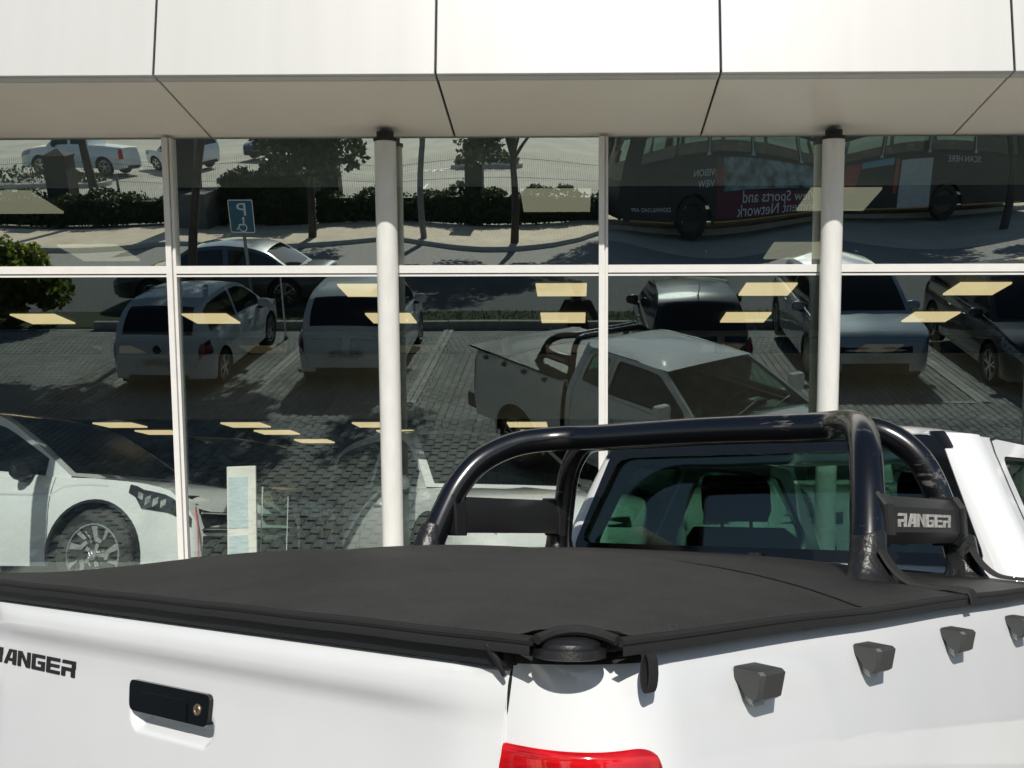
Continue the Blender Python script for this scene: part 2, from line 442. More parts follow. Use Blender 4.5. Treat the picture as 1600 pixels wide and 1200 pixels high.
# ------------------------------------------------------------------ mesh helpers
class MB:
    """collects geometry; build() links it as ONE mesh object"""
    def __init__(s):
        s.v, s.f = [], []
    def add(s, vs, fs):
        o = len(s.v)
        s.v += [tuple(p) for p in vs]
        s.f += [tuple(o + i for i in f) for f in fs]
    def box(s, c, d, rot=None, bev=0.0):
        x, y, z = [k / 2 for k in d]
        if bev <= 0:
            P = [(-x, -y, -z), (x, -y, -z), (x, y, -z), (-x, y, -z), (-x, -y, z), (x, -y, z), (x, y, z), (-x, y, z)]
            F = [(0, 3, 2, 1), (4, 5, 6, 7), (0, 1, 5, 4), (1, 2, 6, 5), (2, 3, 7, 6), (3, 0, 4, 7)]
        else:
            bm = bmesh.new()
            bmesh.ops.create_cube(bm, size=1)
            for q in bm.verts:
                q.co = Vector((q.co.x * d[0], q.co.y * d[1], q.co.z * d[2]))
            bmesh.ops.bevel(bm, geom=bm.edges[:], offset=bev, segments=2, affect='EDGES', profile=0.5)
            bm.verts.ensure_lookup_table()
            P = [q.co.copy() for q in bm.verts]
            F = [[q.index for q in f.verts] for f in bm.faces]
            bm.free()
        Q = []
        for p in P:
            p = Vector(p)
            if rot is not None:
                p = rot @ p
            Q.append(p + Vector(c))
        s.add(Q, F)
    def tube(s, pts, r, n=12, cap=True):
        pts = [Vector(p) for p in pts]
        rs = r if isinstance(r, (list, tuple)) else [r] * len(pts)
        rings = []
        up = Vector((0.123, 0.456, 0.87)).normalized()
        for i, p in enumerate(pts):
            d = (pts[min(i + 1, len(pts) - 1)] - pts[max(i - 1, 0)]).normalized()
            if i == 0:
                a = d.cross(up).normalized()
            else:
                a = (a - d * a.dot(d)).normalized()
            b = d.cross(a)
            rings.append([p + (a * math.cos(t) + b * math.sin(t)) * rs[i] for t in [2 * PI * k / n for k in range(n)]])
        s.rings(rings, cap)
    def rings(s, rings, cap=True, closed=True):
        n = len(rings[0])
        vs = [p for r_ in rings for p in r_]
        fs = []
        for i in range(len(rings) - 1):
            for k in range(n if closed else n - 1):
                k2 = (k + 1) % n
                fs.append((i * n + k, i * n + k2, (i + 1) * n + k2, (i + 1) * n + k))
        if cap:
            fs.append(tuple(range(n))[::-1])
            fs.append(tuple((len(rings) - 1) * n + k for k in range(n)))
        s.add(vs, fs)
    def grid(s, fn, nu, nv):
        vs = [fn(i / nu, j / nv) for i in range(nu + 1) for j in range(nv + 1)]
        fs = [(i * (nv + 1) + j, (i + 1) * (nv + 1) + j, (i + 1) * (nv + 1) + j + 1, i * (nv + 1) + j + 1)
              for i in range(nu) for j in range(nv)]
        s.add(vs, fs)
    def lathe(s, prof, c, axis='y', n=28):
        """prof: (radius, along)"""
        rings = []
        for k in range(n):
            t = 2 * PI * k / n
            ring = []
            for r_, h in prof:
                if axis == 'y':
                    p = (c[0] + r_ * math.cos(t), c[1] + h, c[2] + r_ * math.sin(t))
                elif axis == 'z':
                    p = (c[0] + r_ * math.cos(t), c[1] + r_ * math.sin(t), c[2] + h)
                else:
                    p = (c[0] + h, c[1] + r_ * math.cos(t), c[2] + r_ * math.sin(t))
                ring.append(p)
            rings.append(ring)
        m = len(prof)
        vs = [p for r_ in rings for p in r_]
        fs = []
        for k in range(n):
            k2 = (k + 1) % n
            for j in range(m - 1):
                fs.append((k * m + j, k2 * m + j, k2 * m + j + 1, k * m + j + 1))
        s.add(vs, fs)
    def prism(s, poly, fn, d0, d1):
        """poly: 2D outline; fn(x, y, depth) -> 3D"""
        n = len(poly)
        vs = [fn(x, y, d0) for x, y in poly] + [fn(x, y, d1) for x, y in poly]
        tri = geometry.tessellate_polygon([[Vector((x, y, 0)) for x, y in poly]])
        fs = [tuple(t) for t in tri] + [tuple(n + k for k in t) for t in tri]
        fs += [(k, (k + 1) % n, n + (k + 1) % n, n + k) for k in range(n)]
        s.add(vs, fs)
    def plate(s, outer, holes, fn, d0, d1):
        """plate with holes; fn(x, y, depth) -> 3D"""
        loops = [outer] + holes
        pts = [p for l in loops for p in l]
        tri = geometry.tessellate_polygon([[Vector((x, y, 0)) for x, y in l] for l in loops])
        n = len(pts)
        vs = [fn(x, y, d0) for x, y in pts] + [fn(x, y, d1) for x, y in pts]
        fs = [tuple(t) for t in tri] + [tuple(n + k for k in t) for t in tri]
        o = 0
        for l in loops:
            m = len(l)
            fs += [(o + k, o + (k + 1) % m, n + o + (k + 1) % m, n + o + k) for k in range(m)]
            o += m
        s.add(vs, fs)
    def mesh(s, name, m, smooth=False, angle=40, weld=False):
        me = bpy.data.meshes.new(name)
        bm = bmesh.new()
        vs = [bm.verts.new(p) for p in s.v]
        for f in s.f:
            q = []
            for i in f:
                if vs[i] not in q:
                    q.append(vs[i])
            if len(q) >= 3:
                try:
                    bm.faces.new(q)
                except ValueError:
                    pass
        if weld:
            bmesh.ops.remove_doubles(bm, verts=bm.verts[:], dist=1e-5)
            bmesh.ops.dissolve_degenerate(bm, dist=1e-6, edges=bm.edges[:])
        bmesh.ops.recalc_face_normals(bm, faces=bm.faces[:])
        if smooth:
            for f in bm.faces:
                f.smooth = True
            for e in bm.edges:
                if len(e.link_faces) == 2 and e.calc_face_angle(0) > R(angle):
                    e.smooth = False
        bm.to_mesh(me)
        bm.free()
        me.materials.append(m)
        return me
    def build(s, name, m, parent=None, smooth=False, angle=40, weld=False):
        return link(name, s.mesh(name, m, smooth, angle, weld), parent)

def link(name, data, parent=None):
    o = bpy.data.objects.new(name, data)
    col.objects.link(o)
    if parent is not None:
        o.parent = parent
    return o

def empty(name, loc=(0, 0, 0), rz=0.0):
    o = bpy.data.objects.new(name, None)
    o.empty_display_size = 0.2
    col.objects.link(o)
    o.location = loc
    o.rotation_euler = (0, 0, rz)
    return o

def tag(o, label=None, cat=None, group=None, kind=None):
    if label:
        o['label'] = label
    if cat:
        o['category'] = cat
    if group:
        o['group'] = group
    if kind:
        o['kind'] = kind
    return o

def part(name, m, parent, fn, smooth=False, angle=40, label=None):
    b = MB()
    fn(b)
    o = b.build(name, m, parent, smooth, angle)
    if label:
        o['label'] = label
    return o

def copy_tree(o, parent=None):
    c = o.copy()
    col.objects.link(c)
    if parent is not None:
        c.parent = parent
    for ch in list(o.children):
        copy_tree(ch, c)
    return c

def rpoly(x0, y0, x1, y1, r, n=5):
    """rounded rectangle outline"""
    P = []
    for cx, cyy, a in ((x1 - r, y1 - r, 0), (x0 + r, y1 - r, 90), (x0 + r, y0 + r, 180), (x1 - r, y0 + r, 270)):
        for k in range(n + 1):
            t = R(a + 90 * k / n)
            P.append((cx + r * math.cos(t), cyy + r * math.sin(t)))
    return P

def rounded(poly, r, n=4):
    """round the corners of any convex-ish outline"""
    out = []
    m = len(poly)
    for i in range(m):
        p = Vector(poly[i])
        a = Vector(poly[i - 1]) - p
        b = Vector(poly[(i + 1) % m]) - p
        rr = min(r, a.length * 0.45, b.length * 0.45)
        a = p + a.normalized() * rr
        b = p + b.normalized() * rr
        for k in range(n + 1):
            t = k / n
            q = a * (1 - t) ** 2 + p * 2 * t * (1 - t) + b * t * t
            out.append((q.x, q.y))
    return out

def sstep(a, b, x):
    t = min(1, max(0, (x - a) / (b - a)))
    return t * t * (3 - 2 * t)

def interp(pts, x):
    """monotone-ish smooth curve through points"""
    if x <= pts[0][0]:
        return pts[0][1]
    if x >= pts[-1][0]:
        return pts[-1][1]
    for i in range(len(pts) - 1):
        if pts[i][0] <= x <= pts[i + 1][0]:
            break
    x0, y0 = pts[i]
    x1, y1 = pts[i + 1]
    h = x1 - x0
    if h < 1e-9:
        return y1
    d = (y1 - y0) / h
    def slope(k):
        if k == 0 or k == len(pts) - 1:
            return d
        a = (pts[k][1] - pts[k - 1][1]) / max(1e-9, pts[k][0] - pts[k - 1][0])
        b = (pts[k + 1][1] - pts[k][1]) / max(1e-9, pts[k + 1][0] - pts[k][0])
        return 0 if a * b <= 0 else 2 * a * b / (a + b)
    m0, m1 = slope(i), slope(i + 1)
    t = (x - x0) / h
    return ((2 * t ** 3 - 3 * t * t + 1) * y0 + (t ** 3 - 2 * t * t + t) * h * m0
            + (-2 * t ** 3 + 3 * t * t) * y1 + (t ** 3 - t * t) * h * m1)

def text_mesh(name, body, size, m, parent, mtx, align='LEFT', depth=0.003, xscale=1.0):
    """lettering as a thin solid; mtx columns: right, up, normal, origin"""
    cu = bpy.data.curves.new(name, 'FONT')
    cu.body = body
    cu.size = size
    cu.extrude = depth
    cu.align_x = align
    cu.resolution_u = 3
    to = bpy.data.objects.new(name, cu)
    col.objects.link(to)
    dg = bpy.context.evaluated_depsgraph_get()
    me = bpy.data.meshes.new_from_object(to.evaluated_get(dg))
    bpy.data.objects.remove(to)
    bpy.data.curves.remove(cu)
    S = Matrix.Diagonal((xscale, 1, 1, 1))
    me.transform(mtx @ S)
    me.materials.clear()
    me.materials.append(m)
    me.name = name
    return link(name, me, parent)

def frame(right, up, origin):
    r_ = Vector(right).normalized()
    u_ = Vector(up).normalized()
    n_ = r_.cross(u_)
    return Matrix(((r_.x, u_.x, n_.x, origin[0]), (r_.y, u_.y, n_.y, origin[1]), (r_.z, u_.z, n_.z, origin[2]), (0, 0, 0, 1)))

# block capitals for the truck's lettering: non-overlapping pieces in a 0..1 cell
GLY = {
    'R': [[(0, .80), (1, .80), (1, 1), (.08, 1)], [(.74, .56), (1, .56), (1, .798), (.74, .798)], [(.0, .36), (.94, .36), (1, .558), (.0, .558)],
          [(0, 0), (.26, 0), (.26, .358), (0, .358)], [(.70, 0), (.96, 0), (.96, .358), (.70, .358)]],
    'A': [[(0, 0), (.27, 0), (.66, 1), (.40, 1)], [(.72, 0), (1, 0), (1, 1), (.72, 1)], [(.662, .82), (.718, .82), (.718, 1), (.662, 1)], [(.40, .22), (.718, .22), (.718, .40), (.46, .40)]],
    'N': [[(0, 0), (.25, 0), (.25, 1), (0, 1)], [(.75, 0), (1, 0), (1, 1), (.75, 1)], [(.252, .72), (.252, 1), (.30, 1), (.748, .30), (.748, 0), (.70, 0)]],
    'G': [[(0, 0), (.26, 0), (.26, 1), (.0, 1)], [(.262, .80), (1, .80), (1, 1), (.262, 1)], [(.262, 0), (1, 0), (1, .2), (.262, .2)],
          [(.75, .202), (1, .202), (1, .58), (.75, .58)], [(.48, .40), (.748, .40), (.748, .58), (.48, .58)]],
    'E': [[(0, 0), (.26, 0), (.26, 1), (0, 1)], [(.262, .80), (1, .80), (1, 1), (.262, 1)], [(.262, 0), (1, 0), (1, .2), (.262, .2)], [(.262, .41), (.95, .41), (.95, .59), (.262, .59)]],
}

def block_word(word, fn, w_, h_, gap, d0, d1):
    b = MB()
    x = 0.0
    for ch in word:
        for poly in GLY[ch]:
            b.prism([(x + px * w_, py * h_) for px, py in poly], fn, d0, d1)
        x += w_ + gap
    return b

# ------------------------------------------------------------------ ground heights
SL = 0.04
def zg(Y):
    if Y >= 2:
        return 0.0
    return -SL * (2 - max(Y, -19))

def flat_grid(name, x0, x1, ys, m, dz, kind='structure', nx=1):
    b = MB()
    vs = []
    for y in ys:
        for i in range(nx + 1):
            vs.append((x0 + (x1 - x0) * i / nx, y, zg(y) + dz))
    k = nx + 1
    fs = [(j * k + i, j * k + i + 1, (j + 1) * k + i + 1, (j + 1) * k + i) for j in range(len(ys) - 1) for i in range(nx)]
    b.add(vs, fs)
    o = b.build(name, m)
    return tag(o, kind=kind)

flat_grid('ground', -400, 400, [-400, -60, -19, -6, 2, 60, 400], M['carpark'], -0.016)
tag(bpy.data.objects['ground'], 'pale asphalt car park beyond the hedge across the road', 'ground')
lot = flat_grid('paved_lot', -24, 24, [-5.0, 2, 8.2], M['lot'], -0.008)
tag(lot, 'grey block paved parking lot in front of the showroom, seen in the glass', 'pavement')
bounce_apron = flat_grid('bounce_apron', -24, 24, [5.55, 7.95], M['bounce_apron'], 0.012)  # unseen walkway, added to bounce sunlight up onto the soffit
tag(bounce_apron, 'unseen pale concrete walkway added to bounce light onto the soffit', 'pavement')
road = flat_grid('road', -120, 120, [-19, -6.75], M['asphalt'], -0.010)
tag(road, 'dark asphalt road with tree shade, reflected in the showroom glass', 'road')
verge = flat_grid('grass_verge', -24, 24, [-6.75, -5.15], M['soil'], 0.004)
tag(verge, 'strip of lawn between the paved bays and the road', 'grass')

# kerb between bays and lawn, cut into stones
kb = empty('kerb', (0, -5.075, zg(-5.075)))
tag(kb, 'pale concrete kerb along the front of the parking bays', 'kerb', kind='structure')
k0 = MB()
k0.box((0, 0, 0.06), (0.985, 0.14, 0.17), bev=0.012)
km = k0.mesh('kerb_stone', M['kerb'])
for i in range(-9, 10):
    o = link('kerb_stone', km, kb)
    o.location = (i * 1.0, 0, 0)

# lawn blades
gb = MB()
for i in range(5200):
    x = rnd.uniform(-9, 9)
    y = rnd.uniform(-6.72, -5.18)
    h = rnd.uniform(0.03, 0.075)
    a = rnd.uniform(0, PI)
    dx, dy = 0.012 * math.cos(a), 0.012 * math.sin(a)
    z = zg(y) + 0.004
    lx, ly = rnd.uniform(-.03, .03), rnd.uniform(-.03, .03)
    gb.add([(x - dx, y - dy, z), (x + dx, y + dy, z), (x + lx, y + ly, z + h)], [(0, 1, 2)])
tag(gb.build('lawn_grass', M['grass']), 'short green lawn grass on the verge behind the parked cars', 'grass', kind='stuff')

# far side: sidewalk along a kerb that swings back into the bus bay
def kerbY(x):
    return interp([(-60, -17.2), (-14, -17.8), (-6, -18.9), (-2.8, -18.2), (-0.5, -18.6), (1.6, -21.3), (8, -23.2), (20, -26.5), (60, -37)], x)
b = MB()
xs = [-60, -40, -30, -24, -20] + [-18 + i * 0.75 for i in range(56)] + [30, 40, 60]
for i in range(len(xs) - 1):
    x0, x1 = xs[i], xs[i + 1]
    z = zg(-19) + 0.10
    P = []
    for x in (x0, x1):
        y = kerbY(x)
        zz = zg(y) + 0.11
        P += [(x, y, zz), (x, y - 3.6, z + 0.02)]
    b.add(P, [(0, 1, 3, 2)])
sw = tag(b.build('sidewalk', M['sidewalk'], weld=True), 'sunlit brown paved sidewalk between road and hedge', 'sidewalk', kind='structure')
b = MB()
for i in range(len(xs) - 1):
    x0, x1 = xs[i], xs[i + 1]
    y0, y1 = kerbY(x0), kerbY(x1)
    a, c = zg(y0) - 0.03, zg(y1) - 0.03
    b.add([(x0, y0 + .07, a), (x1, y1 + .07, c), (x1, y1 + .07, c + .15), (x0, y0 + .07, a + .15), (x0, y0 - .09, a + .155), (x1, y1 - .09, c + .155)],
          [(0, 1, 2, 3), (3, 2, 5, 4)])
tag(b.build('far_kerb', M['kerb'], weld=True), 'kerb edging the sidewalk on the far side of the road', 'kerb', kind='structure')

# bay lines of pale pavers
def paleline(x0, x1, y0, y1):
    b = MB()
    nx = max(1, round((x1 - x0) / 0.1))
    ny = max(1, round((y1 - y0) / 0.2))
    for i in range(nx):
        for j in range(ny):
            cx, cyy = x0 + (i + .5) * (x1 - x0) / nx, y0 + (j + .5) * (y1 - y0) / ny
            hx, hy = (x1 - x0) / nx / 2 - .006, (y1 - y0) / ny / 2 - .006
            z = 0.013
            b.add([(cx - hx, cyy - hy, zg(cyy - hy) + z), (cx + hx, cyy - hy, zg(cyy - hy) + z), (cx + hx, cyy + hy, zg(cyy + hy) + z), (cx - hx, cyy + hy, zg(cyy + hy) + z)], [(0, 1, 2, 3)])
    return b
bl = MB()
for X in (-7.25, -4.9, -2.4, 0.1, 2.75, 6.05):
    q = paleline(X - 0.15, X + 0.05, -4.9, 0.25)
    bl.add(q.v, q.f)
    q = paleline(X - 0.85, X - 0.16, 0.22, 0.32)
    bl.add(q.v, q.f)
o = bl.build('bay_line', M['paleline'], lot)
o['kind'] = 'stuff'

# loose-laid pavers: the ones that show largest singly, the rest as one
BW, BH = 0.112, 0.222
def paver_geo(b, cx, cyy, z, w_, h_, e=0.011):
    b.add([(cx - w_, cyy - h_, z - .014), (cx + w_, cyy - h_, z - .014), (cx + w_, cyy + h_, z - .014), (cx - w_, cyy + h_, z - .014),
           (cx - w_ + e, cyy - h_ + e, z), (cx + w_ - e, cyy - h_ + e, z), (cx + w_ - e, cyy + h_ - e, z), (cx - w_ + e, cyy + h_ - e, z)],
          [(4, 5, 6, 7), (0, 1, 5, 4), (1, 2, 6, 5), (2, 3, 7, 6), (3, 0, 4, 7)])
pm = MB()
paver_geo(pm, 0, 0, 0, BW / 2 - .0060, BH / 2 - .0105)
pme = pm.mesh('paver', M['paver1'])
stuff = MB()
cands = []
for i in range(-72, 68):
    for j in range(-14, 32):
        x = i * BW
        y = j * BH + (BH / 2 if i % 2 else 0)
        if y > 5.45:
            continue
        if -3.1 < x < -0.6 and 2.3 < y < 4.6:
            cands.append((abs(x + 1.7) + abs(y - 3.3), x, y))
        else:
            stuff_ok = True
            for X in (-7.25, -4.9, -2.4, 0.1, 2.75, 6.05):
                if X - .17 < x < X + .07 and y < .3:
                    stuff_ok = False
            if stuff_ok:
                z = zg(y) + 0.006 + rnd.uniform(-.0015, .0015)
                paver_geo(stuff, x, y, z, BW / 2 - .0060, BH / 2 - .0105)
cands.sort()
for k, (d, x, y) in enumerate(cands):
    z = zg(y) + 0.006 + rnd.uniform(-.0015, .0015)
    if k < 290:
        o = link('paver', pme, lot)
        o.location = (x, y, z)
    else:
        paver_geo(stuff, x, y, z, BW / 2 - .0060, BH / 2 - .0105)
o = stuff.build('paver_field', M['paver'], lot)
o['kind'] = 'stuff'

# ------------------------------------------------------------------ the showroom
TL = 0.2208                                  # the glass leans out by 12.65 degrees
GN = Vector((0, -math.cos(TL), -math.sin(TL)))
def GP(X, z, d=0.0):
    return Vector((X, 7.5627 - (z - 3.1573) * math.tan(TL), z)) + GN * d
FLOOR = 0.89
SOF = 4.29
bld = empty('showroom_building', (0, 8.2, 0))
tag(bld, 'white clad car showroom with outward leaning dark glass front', 'building')
BO = Vector((0, 8.2, 0))
def bpart(name, m, fn, smooth=False, angle=40, label=None):
    b = MB()
    fn(b)
    b.v = [tuple(Vector(p) - BO) for p in b.v]
    o = b.build(name, m, bld, smooth, angle)
    if label:
        o['label'] = label
    return o
seams = [-6.17, -4.40, -2.63, -0.87, 0.90, 2.71, 4.48, 6.25]
for a, c in zip(seams[:-1], seams[1:]):
    bpart('fascia_panel', M['panel'], lambda b: (b.box(((a + c) / 2, 6.285, (SOF + 5.9) / 2), (c - a - .014, .03, 5.9 - SOF), bev=.004),
                                                  b.box(((a + c) / 2, 6.334, SOF + .012), (c - a - .014, .062, .024))))
    bpart('soffit_panel', M['soffit'], lambda b: b.box(((a + c) / 2, 6.86, SOF + .014), (c - a - .016, .96, .022), bev=.003))
bpart('canopy_backing', M['joint'], lambda b: (b.box((0, 6.85, SOF + .05), (16, 1.05, .03)), b.box((0, 6.32, 5.1), (16, .03, 1.55))))
mulls = [-6.06, -2.93, 0.20, 3.33, 6.46]
cols_x = [-4.495, -1.345, 1.815, 4.90]
def mullion(b, X, wd):
    ZA, ZB = 0.9, SOF - .012
    def leg(xa, xb, d0, d1, za=ZA, zb=ZB):
        P = [GP(xa, za, d0), GP(xb, za, d0), GP(xb, za, d1), GP(xa, za, d1), GP(xa, zb, d0), GP(xb, zb, d0), GP(xb, zb, d1), GP(xa, zb, d1)]
        b.add(P, [(0, 1, 2, 3), (4, 7, 6, 5), (0, 4, 5, 1), (1, 5, 6, 2), (2, 6, 7, 3), (3, 7, 4, 0)])
    leg(X - wd / 2, X + wd / 2 - .026, -.012, .062)
    leg(X + wd / 2 - .026, X + wd / 2 - .018, -.012, .03)
    leg(X + wd / 2 - .018, X + wd / 2, -.012, .045)
for X in mulls:
    bpart('mullion', M['frame'], lambda b: mullion(b, X, 0.066))
def gasket(b, X):
    P = []
    for z in (0.9, SOF - .012):
        P += [GP(X - .016, z, -.09), GP(X + .016, z, -.09), GP(X + .016, z, .012), GP(X - .016, z, .012)]
    b.add(P, [(0, 1, 2, 3), (4, 7, 6, 5), (0, 4, 5, 1), (1, 5, 6, 2), (2, 6, 7, 3), (3, 7, 4, 0)])
for X in cols_x:
    bpart('glazing_joint', M['gasket'], lambda b: gasket(b, X))
# columns in front of the glass, leaning with it
def colpart(X):
    n = 32
    ax = (GP(0, 4) - GP(0, 3)).normalized()
    ex = Vector((1, 0, 0))
    ey = ax.cross(ex)
    def ring(z, r):
        c = GP(X, z, .135)
        return [c + (ex * math.cos(2 * PI * k / n) + ey * math.sin(2 * PI * k / n)) * r for k in range(n)]
    c = bpart('column', M['column'], lambda b: b.rings([ring(.86, .077), ring(1.6, .077), ring(2.4, .0765), ring(3.2, .0765), ring(4.235, .0765)]), smooth=True)
    b = MB()
    b.rings([ring(4.236, .083), ring(4.258, .083), ring(4.262, .06), ring(4.30, .06)])
    b.v = [tuple(Vector(p) - BO) for p in b.v]
    b.build('collar', M['gasket'], c, True)
    b = MB()
    b.rings([ring(.86, .13), ring(.875, .13), ring(.885, .12)])
    b.v = [tuple(Vector(p) - BO) for p in b.v]
    b.build('base_plate', M['frame'], c, True)
for X in cols_x:
    colpart(X)
edges = sorted(mulls + cols_x)
def hw(X):
    return .033 if X in mulls else .016
def transom(b, xa, xb):
    def bar(z0, z1, d0, d1):
        P = [GP(xa, z0, d0), GP(xb, z0, d0), GP(xb, z0, d1), GP(xa, z0, d1), GP(xa, z1, d0), GP(xb, z1, d0), GP(xb, z1, d1), GP(xa, z1, d1)]
        b.add(P, [(0, 1, 2, 3), (4, 7, 6, 5), (0, 4, 5, 1), (1, 5, 6, 2), (2, 6, 7, 3), (3, 7, 4, 0)])
    bar(3.338, 3.392, -.012, .058)
    bar(3.328, 3.338, -.012, .03)
    bar(3.315, 3.328, -.012, .048)
for a, c in zip(edges[:-1], edges[1:]):
    bpart('transom', M['frame'], lambda b: transom(b, a + (.034 if a in mulls else .06), c - (.034 if c in mulls else .06)))
    bpart('sill', M['frame'], lambda b: b.add([GP(a + .034, .9, -.08), GP(c - .034, .9, -.08), GP(c - .034, .9, .06), GP(a + .034, .9, .06),
                                              GP(a + .034, .96, -.08), GP(c - .034, .96, -.08), GP(c - .034, .96, .05), GP(a + .034, .96, .05)],
                                             [(0, 1, 2, 3), (4, 7, 6, 5), (0, 4, 5, 1), (1, 5, 6, 2), (2, 6, 7, 3), (3, 7, 4, 0)]))
bows = {}
def pane(a, c, z0, z1, m, bow):
    n = 18
    bm = bmesh.new()
    fr = [[None] * (n + 1) for _ in range(n + 1)]
    bk = [[None] * (n + 1) for _ in range(n + 1)]
    for i in range(n + 1):
        for j in range(n + 1):
            u, v = i / n, j / n
            s = -bow * (1 - (2 * u - 1) ** 2) * (1 - (2 * v - 1) ** 2)
            X, z = a + (c - a) * u, z0 + (z1 - z0) * v
            fr[i][j] = bm.verts.new(GP(X, z, s) - BO)
            bk[i][j] = bm.verts.new(GP(X, z, s - .010) - BO)
    for i in range(n):
        for j in range(n):
            f = bm.faces.new((fr[i][j], fr[i + 1][j], fr[i + 1][j + 1], fr[i][j + 1]))
            f.smooth = True
            f = bm.faces.new((bk[i][j], bk[i][j + 1], bk[i + 1][j + 1], bk[i + 1][j]))
            f.material_index = 1
    for k in range(n):
        for q in ((fr[k][0], bk[k][0], bk[k + 1][0], fr[k + 1][0]), (fr[k][n], fr[k + 1][n], bk[k + 1][n], bk[k][n]),
                  (fr[0][k], fr[0][k + 1], bk[0][k + 1], bk[0][k]), (fr[n][k], bk[n][k], bk[n][k + 1], fr[n][k + 1])):
            f = bm.faces.new(q)
            f.material_index = 1
    for e in bm.edges:
        if len(e.link_faces) == 2 and e.link_faces[0].material_index != e.link_faces[1].material_index:
            e.smooth = False
    me = bpy.data.meshes.new('glass_pane')
    bm.to_mesh(me)
    bm.free()
    me.materials.append(m)
    me.materials.append(M['clear'])
    return link('glass_pane', me, bld)
bow_up = [.0010, .0012, .0012, .0016, .0030, .0020, .0012, .0010, .001, .001]
for k, (a, c) in enumerate(zip(edges[:-1], edges[1:])):
    pane(a + hw(a), c - hw(c), 3.393, SOF - .014, M['glass_up'], bow_up[k])
    pane(a + hw(a), c - hw(c), .962, 3.314, M['glass_lo'], .0007)
# plinth and the shell behind
bpart('plinth', M['plinth'], lambda b: b.box((0, 8.05 + .15, .43), (16, .62, .86)))
bpart('floor', M['floor_in'], lambda b: b.box((0, 22.6, FLOOR - .05), (24, 29, .1)))
bpart('ceiling', M['ceil'], lambda b: b.box((0, 12.0, 4.40), (24, 6.6, .06)))
bpart('ceiling_margin', M['ceil2'], lambda b: b.box((0, 7.98, 4.40), (24, 1.40, .05)))
bpart('roof_slab', M['ceil'], lambda b: b.box((0, 22.35, 5.86), (24.2, 32, .07)))
bpart('inner_wall', M['wall_in'], lambda b: (b.box((-12, 22, 3.0), (.1, 30, 5.8)), b.box((12, 22, 3.0), (.1, 30, 5.8)), b.box((0, 37, 3.0), (24, .1, 5.8)),
                                             b.box((-10.2, 7.6, 3), (4, .12, 5.8)), b.box((9.5, 7.6, 3), (5.6, .12, 5.8))))
mz = bpart('mezzanine', M['mezz'], lambda b: (b.box((0, 15.2, 3.565), (23.8, .12, .95)), b.box((0, 15.16, 4.335), (23.8, .10, .08))))
for X in (-6.85, -3.35, -1.02, 2.1, 3.35, 5.2):
    part('post', M['mezz'], mz, lambda b: b.box((X - BO.x, 15.15 - BO.y, 4.167), (.10, .08, .254)))
bm_ = MB()
bm_.box((0, 15.3 - BO.y, 4.2), (23.8, .02, .32))
bm_.build('window_band', M['carglass'], mz)
bpart('back_ceiling', M['ceil'], lambda b: b.box((0, 26, 3.16), (24, 21.4, .05)))

# ceiling lights
lb = MB()
lb.box((0, 0, 0), (.60, .60, .022), bev=.004)
lm = lb.mesh('ceiling_light', M['light'])
lmp = lb.mesh('ceiling_light_pale', M['light_pale'])
xn = {-10.0: 'ninth', -7.25: 'far left column', -4.95: 'column left of the left mullion', -2.5: 'column nearest the left mullion', -0.17: 'column left of the middle mullion', 2.29: 'column left of the right pillar', 4.78: 'rightmost column'}
rown = {8.99: 'row nearest the glass', 10.68: 'second row from the glass', 12.42: 'third row from the glass', 14.08: 'row against the mezzanine'}
for Y, rn_ in rown.items():
    for X, cn in xn.items():
        if X < -9 or (X, Y) in ((-2.5, 8.99), (-2.5, 10.68), (-0.17, 10.68), (4.78, 8.99), (-7.25, 8.99), (-7.25, 10.68), (-7.25, 12.42), (-4.95, 12.42), (4.78, 10.68)):
            continue
        o = link('ceiling_light', lmp if Y < 11.5 else lm)
        o.location = (X, Y, 4.352)
        tag(o, 'warm square ceiling light, %s, %s' % (cn, rn_), 'ceiling light', 'ceiling lights of the front hall')
for Y, rn_ in ((16.2, 'front row'), (17.4, 'middle row'), (19.1, 'last row')):
    for X in (-6.9, -4.95, -2.95, -0.6, 1.9):
        o = link('ceiling_light', lm)
        o.location = (X + (Y - 17.4) * .12, Y, 3.115)
        side = {-6.9: 'leftmost, above the silver suv', -4.95: 'above the price stand', -2.95: 'left of the slim pillar', -0.6: 'right of the slim pillar', 1.9: 'behind the sports bar'}[X]
        tag(o, 'small far ceiling light under the mezzanine, %s, %s' % (rn_, side), 'ceiling light', 'ceiling lights far back')

